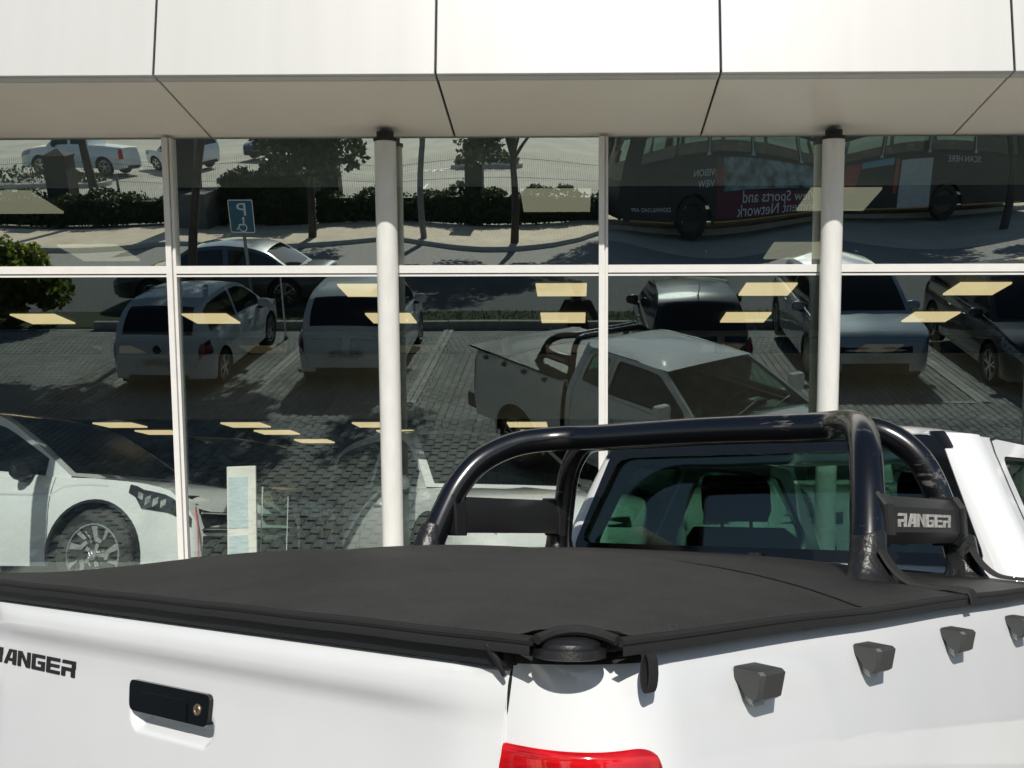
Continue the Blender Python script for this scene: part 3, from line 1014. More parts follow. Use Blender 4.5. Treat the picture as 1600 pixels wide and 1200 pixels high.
# ------------------------------------------------------------------ cars
STY = {
 'hatch': dict(top=[(0, .36), (.004, .50), (.02, .60), (.2, .635), (.6, .615), (.74, .60), (.87, .56), (.95, .49), (.985, .40), (1, .31)],
               roof=[(.012, .60), (.05, .76), (.11, .925), (.2, .985), (.38, 1.0), (.5, .985), (.575, .935), (.66, .80), (.765, .605)], wr=.70,
               rw=(.03, .115), ws=(.575, .75), side=(.12, .70), bp=.42),
 'suv': dict(top=[(0, .38), (.004, .50), (.02, .60), (.2, .63), (.6, .625), (.73, .615), (.86, .59), (.95, .545), (.985, .46), (1, .36)],
             roof=[(.012, .60), (.05, .80), (.09, .93), (.2, .985), (.38, 1.0), (.5, .985), (.56, .945), (.64, .82), (.745, .62)], wr=.72,
             rw=(.03, .09), ws=(.56, .735), side=(.10, .69), bp=.41),
 'sedan': dict(top=[(0, .36), (.006, .54), (.03, .63), (.14, .655), (.25, .64), (.6, .62), (.74, .60), (.87, .55), (.95, .48), (.985, .40), (1, .31)],
               roof=[(.13, .645), (.2, .80), (.27, .93), (.36, .99), (.45, 1.0), (.54, .97), (.60, .92), (.68, .78), (.765, .605)], wr=.66,
               rw=(.15, .27), ws=(.60, .75), side=(.22, .71), bp=.45),
 'pickup': dict(top=[(0, .44), (.004, .66), (.01, .68), (.30, .68), (.33, .66), (.6, .64), (.70, .63), (.86, .60), (.95, .55), (.985, .46), (1, .36)],
                roof=[(.315, .66), (.325, .86), (.345, .965), (.42, .995), (.48, 1.0), (.55, .98), (.60, .93), (.66, .80), (.725, .64)], wr=.70,
                rw=(.321, .34), ws=(.59, .715), side=(.345, .68), bp=.50),
}
WHEELS = {}
def wheel_mesh(r, wd, style):
    key = (round(r, 3), style)
    if key in WHEELS:
        return WHEELS[key]
    b = MB()
    b.lathe([(r * .68, -wd / 2), (r * .9, -wd / 2), (r * .97, -wd * .42), (r, -wd * .3), (r, wd * .3), (r * .97, wd * .42), (r * .9, wd / 2), (r * .68, wd / 2 - .01), (r * .66, 0)], (0, 0, 0), n=40)
    ty = b.mesh('wheel', M['tyre'], True)
    b = MB()
    b.lathe([(r * .66, .01), (r * .60, -.02), (r * .1, -.03), (0.001, -.03)], (0, wd / 2 - .03, 0), n=40)
    dk = b.mesh('hub', M['rimdark'], True)
    b = MB()
    b.lathe([(r * .685, -.02), (r * .69, .012), (r * .655, .014), (r * .645, -.02)], (0, wd / 2 - .02, 0), n=48)
    def spoke(pts, d0=-.012, d1=.006):
        b.prism(pts, lambda x, y, d: (x, wd / 2 - .022 + d, y), d0, d1)
    def pol(rad, a):
        return (rad * math.cos(a), rad * math.sin(a))
    for k in range(5):
        a = 2 * PI * k / 5 + .3
        if style == 'alloy':
            for s in (-1, 1):
                a1, a2 = a + s * .09, a + s * .20
                spoke([pol(r * .10, a1 - .35), pol(r * .10, a1 + .35), pol(r * .65, a2 + .055), pol(r * .65, a2 - .055)])
        elif style == 'zig':
            # two-tone wheel: bright hooked arms on black
            P = [pol(r * .64, a - .10), pol(r * .64, a + .14), pol(r * .40, a + .26), pol(r * .38, a + .62), pol(r * .30, a + .64), pol(r * .315, a + .10)]
            spoke(P)
            P = [pol(r * .64, a + .50), pol(r * .64, a + .66), pol(r * .41, a + .72), pol(r * .41, a + .62)]
            spoke(P)
            P = [pol(r * .27, a + .16), pol(r * .27, a + .50), pol(r * .12, a + .7), pol(r * .12, a + .1)]
            spoke(P, -.016, -.006)
        else:
            spoke([pol(r * .08, a - .5), pol(r * .08, a + .5), pol(r * .64, a + .17), pol(r * .64, a - .17)])
    b.lathe([(r * .13, -.03), (r * .13, .008), (r * .11, .012), (.001, .012)], (0, wd / 2 - .022, 0), n=20)
    rim = b.mesh('rim', M['rim'], True, 30)
    WHEELS[key] = (ty, dk, rim)
    return WHEELS[key]

def emblem_v(parent, mtx, r, m1, m2):
    """round badge: ring with a V over a W"""
    b = MB()
    n = 28
    b.rings([[(q * math.cos(2 * PI * k / n), q * math.sin(2 * PI * k / n), h) for k in range(n)] for q, h in ((r, 0), (r, .006), (r * .9, .008), (r * .88, .004))], cap=False)
    def stroke(x0, y0, x1, y1, w_):
        d = Vector((x1 - x0, y1 - y0)).normalized()
        e = Vector((-d.y, d.x)) * w_ / 2
        P = [(x0 + e.x, y0 + e.y), (x1 + e.x, y1 + e.y), (x1 - e.x, y1 - e.y), (x0 - e.x, y0 - e.y)]
        b.prism([(p[0] * r, p[1] * r) for p in P], lambda x, y, d_: (x, y, d_), .002, .007)
    for s in (-1, 1):
        stroke(s * .40, .78, s * .04, .10, .13)
        stroke(s * .78, .42, s * .36, -.72, .13)
        stroke(s * .33, -.68, s * .04, -.02, .13)
    o = b.build('emblem', m1, parent)
    o.data.transform(mtx)
    b = MB()
    b.rings([[(r * .89 * math.cos(2 * PI * k / n), r * .89 * math.sin(2 * PI * k / n), h) for k in range(n)] for h in (-.004, .001)])
    o2 = b.build('emblem_disc', m2, parent)
    o2.data.transform(mtx)

def car(name, style, L, W, H, pm_, loc, heading, label, cat, group=None, wr=.31, wb=None, fo=None, rim='plain', arch_trim=False,
        plate=None, plate_end=0, antenna=False, seams_=True, glass=None, rack=False, sill=.17, detail=True, lampm=None, grille=(.40, .485, .60), intake=(.20, .30, .55), crn=(.50, .34)):
    S = STY[style]
    gm = glass or M['carglass']
    root = empty(name, loc, heading)
    tag(root, label, cat, group)
    wb = wb or .61 * L
    fo = fo or .205 * L
    xf = L / 2 - fo
    xr = xf - wb
    Ra = wr * 1.15
    def X(u):
        return (u - .5) * L
    def U(x):
        return x / L + .5
    def hwid(x):
        rx, ry = crn
        r2, q2 = .34, .22
        hw_ = W / 2 * (1 - .03 * (2 * x / L) ** 2)
        if x > L / 2 - rx:
            t = (x - (L / 2 - rx)) / rx
            return hw_ - ry + ry * math.sqrt(max(0, 1 - t * t * .995))
        if x < -L / 2 + r2:
            t = (-L / 2 + r2 - x) / r2
            return hw_ - q2 + q2 * math.sqrt(max(0, 1 - t * t * .995))
        return hw_
    zb_ = .615 * H
    def zlow(x):
        u = U(x)
        z = sill * H + .05 * H * (sstep(.93, 1, u) + sstep(.07, 0, u))
        for xc in (xf, xr):
            if abs(x - xc) < Ra:
                z = max(z, wr + math.sqrt(Ra * Ra - (x - xc) ** 2))
        return z
    def zup(x):
        return interp(S['top'], U(x)) * H
    def sec(z):
        f = z / zb_
        return 1 - .075 * max(0, (f - .72) / .28) ** 2 - .07 * max(0, (.45 - f) / .45) ** 1.5
    xs_ = set()
    for i in range(45):
        xs_.add(X(i / 44))
    for q in (.002, .006, .012, .02, .985, .992, .996):
        xs_.add(X(q))
    for xc in (xf, xr):
        for k in range(15):
            xs_.add(xc + Ra * .9999 * math.cos(PI * k / 14))
        xs_.add(xc + Ra + .002)
        xs_.add(xc - Ra - .002)
    xs_ = sorted(xs_)
    T = [0, .12, .28, .45, .62, .76, .88, .96, 1.0]
    def sidep(x, t, off=0.0, sgn=1):
        z0, z1 = zlow(x), zup(x)
        z = z0 + (z1 - z0) * t
        return (x, sgn * (hwid(x) * sec(z) + off), z)
    def sideabs(x, z, off=0.0, sgn=1):
        return (x, sgn * (hwid(x) * sec(z) + off), z)
    def topp(x, s, off=0.0):
        w_ = hwid(x) * sec(zup(x))
        return (x, w_ * s, zup(x) + .022 * (1 - s * s) + .008 * math.cos(s * 3 * PI) * (1 - abs(s)) + off)
    b = MB()
    rows = []
    TS = [.92, .78, .55, .28, 0]
    for x in xs_:
        r_ = [sidep(x, t, 0, 1) for t in T] + [topp(x, s) for s in TS] + [topp(x, -s) for s in TS[-2::-1]] + [sidep(x, t, 0, -1) for t in T[::-1]]
        rows.append(r_)
    n = len(rows[0])
    vs = [p for r_ in rows for p in r_]
    fs = [(i * n + k, i * n + k + 1, (i + 1) * n + k + 1, (i + 1) * n + k) for i in range(len(rows) - 1) for k in range(n - 1)]
    for base in (0, (len(rows) - 1) * n):
        for k in range(n // 2):
            fs.append((base + k, base + k + 1, base + n - 2 - k, base + n - 1 - k))
    b.add(vs, fs)
    b.build('body', pm_, root, True, 35)
    # cabin
    ur0, ur1 = S['roof'][0][0], S['roof'][-1][0]
    def zroof(u):
        return interp(S['roof'], u) * H
    def wbelt(x):
        return hwid(x) * sec(zup(x)) * .985
    def cab(u, t, off=0.0, sgn=1):
        x = X(u)
        zb = zup(x) - .015
        zr = max(zb + .001, zroof(u))
        z = zb + (zr - zb) * t
        f = (z - zb) / max(.01, (H - zb))
        y = wbelt(x) + (W / 2 * S['wr'] - wbelt(x)) * min(1, f) ** 1.15
        return (x, sgn * (y + off), z)
    def cabtop(u, s, off=0.0):
        x, y, z = cab(u, 1)
        return (x, y * s, z + .035 * (1 - s * s) * min(1, (z - zup(x)) / .25) + off)
    us = [ur0 + (ur1 - ur0) * i / 40 for i in range(41)]
    ST = [0, .2, .4, .6, .8, .93, 1.0]
    SS = [.96, .85, .65, .35, 0]
    b = MB()
    rows = [[cab(u, t, 0, 1) for t in ST] + [cabtop(u, s) for s in SS] + [cabtop(u, -s) for s in SS[-2::-1]] + [cab(u, t, 0, -1) for t in ST[::-1]] for u in us]
    n = len(rows[0])
    b.add([p for r_ in rows for p in r_], [(i * n + k, i * n + k + 1, (i + 1) * n + k + 1, (i + 1) * n + k) for i in range(len(rows) - 1) for k in range(n - 1)])
    b.build('cabin', pm_, root, True, 45)
    a0, a1 = S['ws']
    part('windscreen', gm, root, lambda b: b.grid(lambda i, j: Vector(cabtop(a0 + (a1 - a0) * i, -.90 + 1.8 * j)) + Vector((.004, 0, .006)), 10, 12), True)
    c0, c1 = S['rw']
    part('rear_window', gm, root, lambda b: b.grid(lambda i, j: Vector(cabtop(c0 + (c1 - c0) * i, -.84 + 1.68 * j)) + Vector((-.006, 0, .004)), 8, 12), True)
    s0, s1 = S['side']
    bp = S['bp']
    for sgn in (1, -1):
        for (q0, q1) in ((s0, bp - .012), (bp + .012, s1)):
            part('side_window', gm, root, lambda b: b.grid(lambda i, j: cab(q0 + (q1 - q0) * i, .13 + .74 * j, .004, sgn), 14, 5), True)
    # wheels
    ty, dk, rm = wheel_mesh(wr, .21, rim)
    for xc in (xf, xr):
        for sgn in (1, -1):
            wo_ = link('wheel', ty, root)
            wo_.location = (xc, sgn * (W / 2 - .115), wr)
            if sgn < 0:
                wo_.rotation_euler = (0, 0, PI)
            link('hub', dk, wo_)
            link('rim', rm, wo_)
    def liner(b):
        for xc in (xf, xr):
            for sgn in (1, -1):
                ri = [[(xc + Ra * 1.02 * math.cos(PI * k / 12), y, wr + Ra * 1.02 * math.sin(PI * k / 12)) for k in range(13)] for y in (sgn * (W / 2 - .03), sgn * (W / 2 - .34))]
                b.rings(ri, cap=False, closed=False)
                b.add(ri[1] , [tuple(range(13))])
    part('wheel_well', M['rubber'], root, liner)
    part('underbody', M['rubber'], root, lambda b: b.box((0, 0, sill * H + .05), (L * .94, W * .80, .12)))
    if arch_trim:
        def trim(b):
            for xc in (xf, xr):
                for sgn in (1, -1):
                    rr = []
                    for rad, off in ((Ra * .99, .002), (Ra * 1.0, .012), (Ra * 1.05, .012), (Ra * 1.06, .002)):
                        ring = []
                        for k in range(25):
                            a = -.25 + (PI + .5) * k / 24
                            x, z = xc + rad * math.cos(a), wr + rad * math.sin(a)
                            ring.append(sideabs(x, z, off, sgn))
                        rr.append(ring)
                    b.rings(rr, cap=False, closed=False)
        part('arch_trim', M['plastic'], root, trim, True)
    # lamps follow the body corners
    def patch(name, m, x0, x1, t0, t1, off=.006, nx=8, ny=4):
        for sgn in (1, -1):
            def fn(i, j):
                x = x0 + (x1 - x0) * i
                x = min(x, L / 2 - .0005)
                return sidep(x, t0 + (t1 - t0) * j, off, sgn)
            part(name, m, root, lambda b: b.grid(fn, nx, ny), True)
    patch('headlight', lampm or M['lamp'], X(.875), X(.992), .70, .93)
    if style == 'pickup':
        patch('tail_light', M['redlens'], X(.0), X(.035), .45, .93)
    else:
        patch('tail_light', M['amber'], X(.001), X(.075), .66, .97)
    # front grille and bumper mouth, rear bumper insert
    def face(name, m, end, y0, y1, z0, z1, d=.012, h=None):
        def fn(i, j):
            y = y0 + (y1 - y0) * i
            z = z0 + (z1 - z0) * j
            # find the nose/tail position at this height by walking in from the end
            k = 0
            x = L / 2
            while k < 60 and zup(x * end) < z:
                x -= L * .002
                k += 1
            # plan rounding across
            yy = abs(y)
            while yy > hwid(x * end) * .985 and x > L * .3:
                x -= .01
            return (end * (x + d), y, z)
        part(name, m, root, lambda b: b.grid(fn, 12, 4), True)
    g = W / 2
    face('grille', M['rubber'], 1, -g * grille[2], g * grille[2], H * grille[0], H * grille[1])
    face('bumper_intake', M['rubber'], 1, -g * intake[2], g * intake[2], H * intake[0], H * intake[1])
    face('bumper_insert', M['plastic'], -1, -g * .60, g * .60, H * .20, H * .265)
    if detail:
        def seam(b):
            for sgn in (1, -1):
                for u in ((S['side'][0] + .02 if style != 'pickup' else .335), bp, S['ws'][1] - .02):
                    x = X(u)
                    if zlow(x) > .5 * H:
                        x = xr + Ra + .05
                    pts0 = [sideabs(x, sill * H + .06 + (zup(x) - sill * H - .06) * k / 10, .0022, sgn) for k in range(11)]
                    pts1 = [(p[0] + .006, p[1], p[2]) for p in pts0]
                    b.rings([pts0, pts1], cap=False, closed=False)
        if seams_:
            part('door_seam', M['rubber'], root, seam)
        for sgn in (1, -1):
            for u in ((bp - .045), (S['ws'][1] - .30 + .08)):
                x = X(u)
                p = sideabs(x, .54 * H, .012, sgn)
                part('door_handle', pm_, root, lambda b: b.box(p, (.20, .025, .03), bev=.01), True)
            x = X(S['ws'][1] - .075)
            p = cab(S['ws'][1] - .075, .12, .10, sgn)
            def mir(b):
                b.lathe([(.001, -.11), (.05, -.10), (.075, -.06), (.085, 0), (.078, .07), (.05, .10), (.001, .105)], (0, 0, 0), axis='y', n=16)
                b.v = [(v_[0] * .75 + p[0], v_[1] + p[1] + sgn * .03, v_[2] + p[2] + .02) for v_ in b.v]
            mo = part('door_mirror', M['plastic'] if style == 'pickup' or lampm else pm_, root, mir, True)
            part('mirror_base', M['plastic'], mo, lambda b: b.box((p[0], p[1] - sgn * .05, p[2] - .045), (.09, .14, .05), bev=.015), True)
    if antenna:
        u0 = .16
        q = cabtop(u0, 0)
        part('antenna', M['rubber'], root, lambda b: b.tube([q, (q[0] - .05, 0, q[2] + .03), (q[0] - .22, 0, q[2] + .22)], [.016, .008, .004], 8), True)
    if rack:
        def rk(b):
            for sgn in (1, -1):
                b.tube([Vector(cabtop(.14 + .36 * k / 10, .93 * sgn)) + Vector((0, 0, .035 if 0 < k < 10 else .0)) for k in range(11)], .013, 8)
        part('roof_rail', M['plastic'], root, rk, True)
    if plate:
        e = plate_end
        zp = .36 * H if e > 0 else .41 * H
        x = L / 2 * e + .03 * e
        po = part('number_plate', M['plate'], root, lambda b: b.box((x, 0, zp), (.012, .50, .115), bev=.003))
        text_mesh('plate_text', plate, .095, M['plate_ink'], po, frame((0, e, 0), (0, 0, 1), (x + e * .008, 0, zp - .035)), 'CENTER', .001)
    return root, dict(X=X, sidep=sidep, sideabs=sideabs, topp=topp, cabtop=cabtop, cab=cab, hwid=hwid, zup=zup, xf=xf, xr=xr, L=L, W=W, H=H)

# ------------------------------------------------------------------ the pickup in the foreground
WC = .8324
th_, rol_ = .8978, .0187
tu = Vector((math.cos(th_), math.sin(th_), -.0029)).normalized()
tv = Vector((-math.sin(th_), math.cos(th_), rol_)).normalized()
tw_ = tu.cross(tv).normalized()
tO = Vector((-.0042, 1.2208, 1.3157)) + tv * WC - tw_ * 1.33
trk = empty('pickup_truck')
trk.matrix_world = Matrix(((tu.x, tv.x, tw_.x, tO.x), (tu.y, tv.y, tw_.y, tO.y), (tu.z, tv.z, tw_.z, tO.z), (0, 0, 0, 1)))
tag(trk, 'white pickup truck with black bed cover and black sports bar in the foreground', 'pickup truck')
WR = .385
XR, XF = 1.03, 4.25
RA = .455
SY = [(.40, .84), (.5, .865), (.65, .885), (.8, .893), (.95, .890), (1.08, .880), (1.18, .868), (1.25, .856), (1.29, .848), (1.315, .838), (1.33, .826)]
def yS(z):
    return interp(SY, z)
# bed sides, wrapping round the rear corners to the tailgate gap
RC = .19
def slant(z):
    return .017 * min(1.7, max(0, (1.318 - z) / .119))
def bedpath():
    P = []
    n = 40
    for i in range(n + 1):
        P.append((1.875 - (1.875 - RC) * i / n, WC, 0, 1))
    for xc in [XR]:
        for k in range(21):
            P.append((xc + RA * .9999 * math.cos(PI * k / 20), WC, 0, 1))
        P += [(xc + RA + .002, WC, 0, 1), (xc - RA - .002, WC, 0, 1)]
    P.sort(key=lambda p: -p[0])
    for k in range(1, 13):
        t = PI / 2 * k / 12
        P.append((RC - RC * math.sin(t), WC - RC + RC * math.cos(t), -math.sin(t), math.cos(t)))
    P = [p for p in P if not (p[0] < RC and p[1] < .7264)]
    a = math.acos((.7264 - (WC - RC)) / RC)
    P.append((RC - RC * math.sin(a), .7264, -math.sin(a), math.cos(a)))
    return P
BT = [0, .1, .22, .36, .5, .62, .72, .80, .86, .90, .93, .955, .975, .99, 1]
def bedpt(p, z, sgn, off=0.0):
    x, y, nx, ny = p
    o = yS(z) - WC + off
    if ny < .99:                       # the rear corner flattens towards the tailgate face
        o = (yS(z) - WC) * min(1, max(0, (ny - .442) / .558)) + off
        y = y - slant(z) * min(1, max(0, 1 - (ny - .442) / .4))
    return (x + nx * o, sgn * (y + ny * o), z)
def bedlow(p):
    z = .50
    if p[3] > .99 and abs(p[0] - XR) < RA:
        z = max(z, WR + math.sqrt(RA * RA - (p[0] - XR) ** 2))
    return z
BP = bedpath()
for sgn in (1, -1):
    b = MB()
    rows = []
    for p in BP:
        z0 = bedlow(p)
        r_ = [bedpt(p, z0 + (1.33 - z0) * t, sgn) for t in BT]
        x, y, nx, ny = p
        r_.append((x - nx * .012, sgn * (y - ny * .012 - .006 * ny), 1.336))
        r_.append((x - nx * .05, sgn * (y - ny * .05), 1.336))
        r_.append((x - nx * .055, sgn * (y - ny * .055), 1.25))
        rows.append(r_)
    n = len(rows[0])
    b.add([q for r_ in rows for q in r_], [(i * n + k, i * n + k + 1, (i + 1) * n + k + 1, (i + 1) * n + k) for i in range(len(rows) - 1) for k in range(n - 1)])
    b.build('bed_side', M['white_car'], trk, True, 50)
    def trim(b):
        rr = []
        for rad, off in ((RA, .001), (RA, .012), (RA + .035, .014), (RA + .042, .001)):
            rr.append([(XR + rad * math.cos(-.1 + (PI + .2) * k / 24), sgn * (yS(max(.4, WR + rad * math.sin(-.1 + (PI + .2) * k / 24))) + off), WR + rad * math.sin(-.1 + (PI + .2) * k / 24)) for k in range(25)])
        b.rings(rr, cap=False, closed=False)
    part('arch_lip', M['white_car'], trk, trim, True)
part('bed_liner', M['rubber'], trk, lambda b: (b.box((.95, 0, .82), (1.82, 1.50, .04)), b.box((1.02, .775, 1.05), (1.6, .01, .46)), b.box((1.02, -.775, 1.05), (1.6, .01, .46)),
                                              b.box((.07, 0, 1.07), (.02, 1.46, .45))))
# tailgate
TP = [(.72, .012), (.80, .004), (.95, .002), (1.10, .003), (1.20, .004), (1.235, .003), (1.252, -.001), (1.262, -.006), (1.276, -.0085), (1.289, -.008), (1.300, -.004), (1.308, .002), (1.313, .012)]
HX0, HX1 = -.122, .118
def tailx(y, z):
    x = .0035 + (interp(TP, z) - .0035) * (1 - .75 * sstep(.52, .715, abs(y)) * (0 if z > 1.305 else 1)) + (RC - math.sqrt(RC * RC - max(0, abs(y) - (WC - RC)) ** 2))
    # scooped hand hold
    a = sstep(HX0 - .006, HX0 + .022, y) * (1 - sstep(HX1 - .022, HX1 + .006, y))
    zlo = 1.128 + .012 * (1 - a)
    c = sstep(zlo, zlo + .022, z) * (1 - sstep(1.166, 1.172, z))
    return x + .030 * a * c
def lines(a, b_, coarse, dense):
    out = set()
    n = max(1, round((b_ - a) / coarse))
    for i in range(n + 1):
        out.add(round(a + (b_ - a) * i / n, 5))
    for d0, d1, st in dense:
        n = round((d1 - d0) / st)
        for i in range(n + 1):
            out.add(round(d0 + (d1 - d0) * i / n, 5))
    return sorted(out)
ys_ = lines(-.722, .722, .04, [(-.135, -.09, .004), (-.09, .09, .012), (.09, .13, .004)])
zs_ = lines(.72, 1.313, .04, [(1.12, 1.165, .0035), (1.165, 1.19, .008), (1.19, 1.21, .003), (1.22, 1.313, .006)])
b = MB()
rows = []
for y in ys_:
    r_ = [(tailx(y, z), y * (1 - slant(z) / .722 * sstep(.5, .722, abs(y))), z) for z in zs_]
    r_ += [(.05, y, 1.313), (.055, y, .74)]
    rows.append(r_)
n = len(rows[0])
b.add([q for r_ in rows for q in r_], [(i * n + k, i * n + k + 1, (i + 1) * n + k + 1, (i + 1) * n + k) for i in range(len(rows) - 1) for k in range(n - 1)])
b.add(rows[0], [tuple(range(n))])
b.add(rows[-1], [tuple(range(n))])
tg = b.build('tailgate', M['white_car'], trk, True, 60)
def tgfn(x, y, d):
    return (.0035 - d, x, y)
hnd = MB()
hnd.prism(rounded([(HX0 + .004, 1.163), (HX1 - .003, 1.163), (HX1, 1.213), (HX0, 1.213)], .014), tgfn, -.012, .007)
hnd.build('handle', M['frit'], tg)
hnd = MB()
hnd.prism(rounded([(-.062, 1.1645), (.085, 1.1645), (.083, 1.197), (-.060, 1.197)], .006), tgfn, .006, .0095)
hnd.build('handle_paddle', M['frit'], tg)
lk = MB()
lk.lathe([(.001, -.0005), (.005, -.0005), (.0055, -.0015), (.0085, -.0015), (.0095, .0), (.0095, .005)], (.0035 - .0080, -.090, 1.187), axis='x', n=24)
lk.build('lock', M['brass'], tg, True)
lk = MB()
lk.box((-.0052, -.090, 1.187), (.0008, .0018, .006))
lk.build('keyhole', M['rubber'], tg)
wd = block_word('RANGER', lambda x, y, d: (interp(TP, 1.2) - d, .668 - x, 1.193 + y), .052, .0285, .0076, -.002, .0022)
wd.build('lettering', M['letters'], tg)
# tail lights wrapping the corners
for sgn in (1, -1):
    b = MB()
    k0 = [i for i, p in enumerate(BP) if p[0] <= .150 and p[3] > .99]
    t0, t1 = math.asin(1 - .150 / RC), math.acos((.7264 - (WC - RC)) / RC)
    path = []
    for k in range(35):
        t = t0 + (t1 - t0) * k / 34
        path.append((RC - RC * math.sin(t), WC - RC + RC * math.cos(t), -math.sin(t), math.cos(t)))
    rows = []
    for i, p in enumerate(path):
        q = min(1, i / 7)
        zt = 1.222 - .026 * (1 - math.sqrt(max(0, 1 - (1 - q) ** 2))) - .0055 * math.sin(PI * i / (len(path) - 1))
        zb2 = .80
        edge = .006 * sstep(0, 2, i)
        rows.append([bedpt(p, zt, sgn, .0)] + [bedpt(p, zt - .004 - (zt - zb2) * t, sgn, edge + (.003 * sstep(0, 5, i) if .03 < t < .3 else 0)) for t in (0, .01, .02, .05, .12, .25, .5, .75, .97)] + [bedpt(p, zb2 - .01, sgn, 0)])
    n = len(rows[0])
    b.add([q for r_ in rows for q in r_], [(i * n + k, i * n + k + 1, (i + 1) * n + k + 1, (i + 1) * n + k) for i in range(len(rows) - 1) for k in range(n - 1)])
    b.build('tail_light', M['redlens'], trk, True, 60)
part('rear_bumper', M['plastic'], trk, lambda b: (b.box((-.02, 0, .60), (.20, 1.60, .16), bev=.03), b.box((-.02, .72, .62), (.22, .22, .2), bev=.03), b.box((-.02, -.72, .62), (.22, .22, .2), bev=.03)), True)
# rope hooks
def hook_mesh():
    b = MB()
    # wedge seen end on: broad top, face leaning in, short tongue below
    sec_ = [(0, .030), (.050, .024), (.056, .017), (.048, -.030), (.040, -.036), (.024, -.026), (.008, .000), (0, .006)]
    def ring(x, k):
        return [(x * .82, -o * k * .85, z * .68 * (1 if k == 1 else .94)) for o, z in sec_]
    b.rings([ring(-.040, .86), ring(-.036, 1), ring(.030, 1), ring(.036, .9)])
    return b.mesh('rope_hook', M['hook'], True, 28)
hm = hook_mesh()
tb_ = MB()
tb_.rings([[(x, -.001, z0), (x, -.019, z0 - .004), (x, -.019, z1), (x, -.001, z1 + .006)] for x, z0, z1 in ((-.016, -.008, -.029), (-.011, -.008, -.034), (.016, -.008, -.034), (.021, -.008, -.029))])
tgm = tb_.mesh('tongue', M['hooktab'], True, 30)
for x in (.362, .748, 1.145, 1.545):
    for sgn in (1, -1):
        o = link('rope_hook', hm, trk)
        link('tongue', tgm, o)
        o.location = (x, sgn * (yS(1.276) - .002), 1.276)
        if sgn > 0:
            o.rotation_euler = (0, 0, PI)
# bed rails under the cover, and the soft cover
part('bed_rail', M['plastic'], trk, lambda b: (b.box((.93, .812, 1.3395), (1.78, .030, .012)), b.box((.93, -.812, 1.3395), (1.78, .030, .012)),
                                              b.box((.014, 0, 1.3275), (.032, 1.46, .026)), b.box((1.0, .795, 1.30), (1.64, .012, .09)), b.box((1.0, -.795, 1.30), (1.64, .012, .09))))
def coverz(x, y):
    e = abs(y) / .845
    fx = sstep(-.03, .50, x) ** .8 * (1 - .55 * sstep(1.25, 1.86, x))
    hmp = .068 * (max(0, 1 - e ** 2.4)) * fx
    bow = .010 * math.exp(-((x - .76) / .05) ** 2) * (1 - e ** 4)
    wr_ = .0022 * math.sin(9 * x + 3 * y) * math.sin(7 * y + 2) * fx + .0005 * math.sin(23 * y + 5 * x) * math.exp(-((x - .04) / .12) ** 2)
    return 1.3545 + hmp + bow + wr_
CX, CYc = .012, -.800
NR = .062
b = MB()
gx = lines(-.010, 1.83, .03, [(-.010, .12, .01), (.68, .84, .012)])
gy = lines(-.853, .853, .03, [(-.853, -.70, .01), (.78, .853, .012)])
idx = {}
for x in gx:
    for y in gy:
        idx[(x, y)] = len(b.v)
        # pull the cover back in an arc over the round corner cap
        X_, Y_ = x, y
        d = math.hypot(x + .010, y + .853)
        if d < NR:
            k = (NR - d)
            q = Vector((x + .010 + 1e-4, y + .853 + 1e-4)).normalized()
            X_, Y_ = x + q.x * k, y + q.y * k
        zz = coverz(X_, Y_)
        d2 = math.hypot(X_ + .010, Y_ + .853)
        zz += .008 * math.exp(-((d2 - NR) / .020) ** 2)
        b.v.append((X_, Y_, zz))
for i in range(len(gx) - 1):
    for j in range(len(gy) - 1):
        q = [(gx[i], gy[j]), (gx[i + 1], gy[j]), (gx[i + 1], gy[j + 1]), (gx[i], gy[j + 1])]
        if all(math.hypot(p[0] + .010, p[1] + .853) < NR for p in q):
            continue
        b.f.append(tuple(idx[p] for p in q))
tc_ = b.build('tonneau_cover', M['vinyl'], trk, True, 60)
def hem(b):
    # hanging hem round the edge
    def strip(pts, dx, dy):
        r0 = [p for p in pts]
        r1 = [(p[0] + dx * .006, p[1] + dy * .006, p[2] - .008) for p in pts]
        r2 = [(p[0] + dx * .006, p[1] + dy * .006, p[2] - .022) for p in pts]
        r3 = [(p[0] - dx * .006, p[1] - dy * .006, p[2] - .024) for p in pts]
        b.rings([r0, r1, r2, r3], cap=False, closed=False)
    strip([(-.010, y, coverz(-.010, y) + .0005) for y in gy if y > -.853 + NR], -1, 0)
    strip([(x, -.853, coverz(x, -.853) + .0005) for x in gx if x > NR - .010], 0, -1)
    strip([(x, .853, coverz(x, .853) + .0005) for x in gx], 0, 1)
part('hem', M['binding'], tc_, hem, True)
def pipe(b):
    b.tube([(-.013, y, coverz(-.010, y) - .006) for y in gy if y > -.853 + NR], .0055, 8)
    b.tube([(x, -.856, coverz(x, -.853) - .006) for x in gx if x > NR - .010], .0055, 8)
    arc = []
    for k in range(13):
        a = R(92) - R(94) * k / 12
        x, y = -.010 + (NR + .002) * math.cos(a), -.853 + (NR + .002) * math.sin(a)
        arc.append((x, y, coverz(x, y) + .009 * math.sin(PI * k / 12) - .003))
    b.tube(arc, .0065, 8)
part('edge_binding', M['binding'], tc_, pipe, True)
def seamline(b):
    pts = []
    for k in range(41):
        y = -.845 + 1.69 * k / 40
        x = .76 + .05 * (1 - (y / .845) ** 2) - .10 * max(0, -y - .72)
        pts.append((x, y, coverz(x, y) + .0016))
    b.rings([pts, [(p[0] + .010, p[1], coverz(p[0] + .01, p[1]) + .0019) for p in pts], [(p[0] + .0115, p[1], coverz(p[0] + .0115, p[1]) - .001) for p in pts]], cap=False, closed=False)
part('cover_seam', M['binding'], tc_, seamline, True)
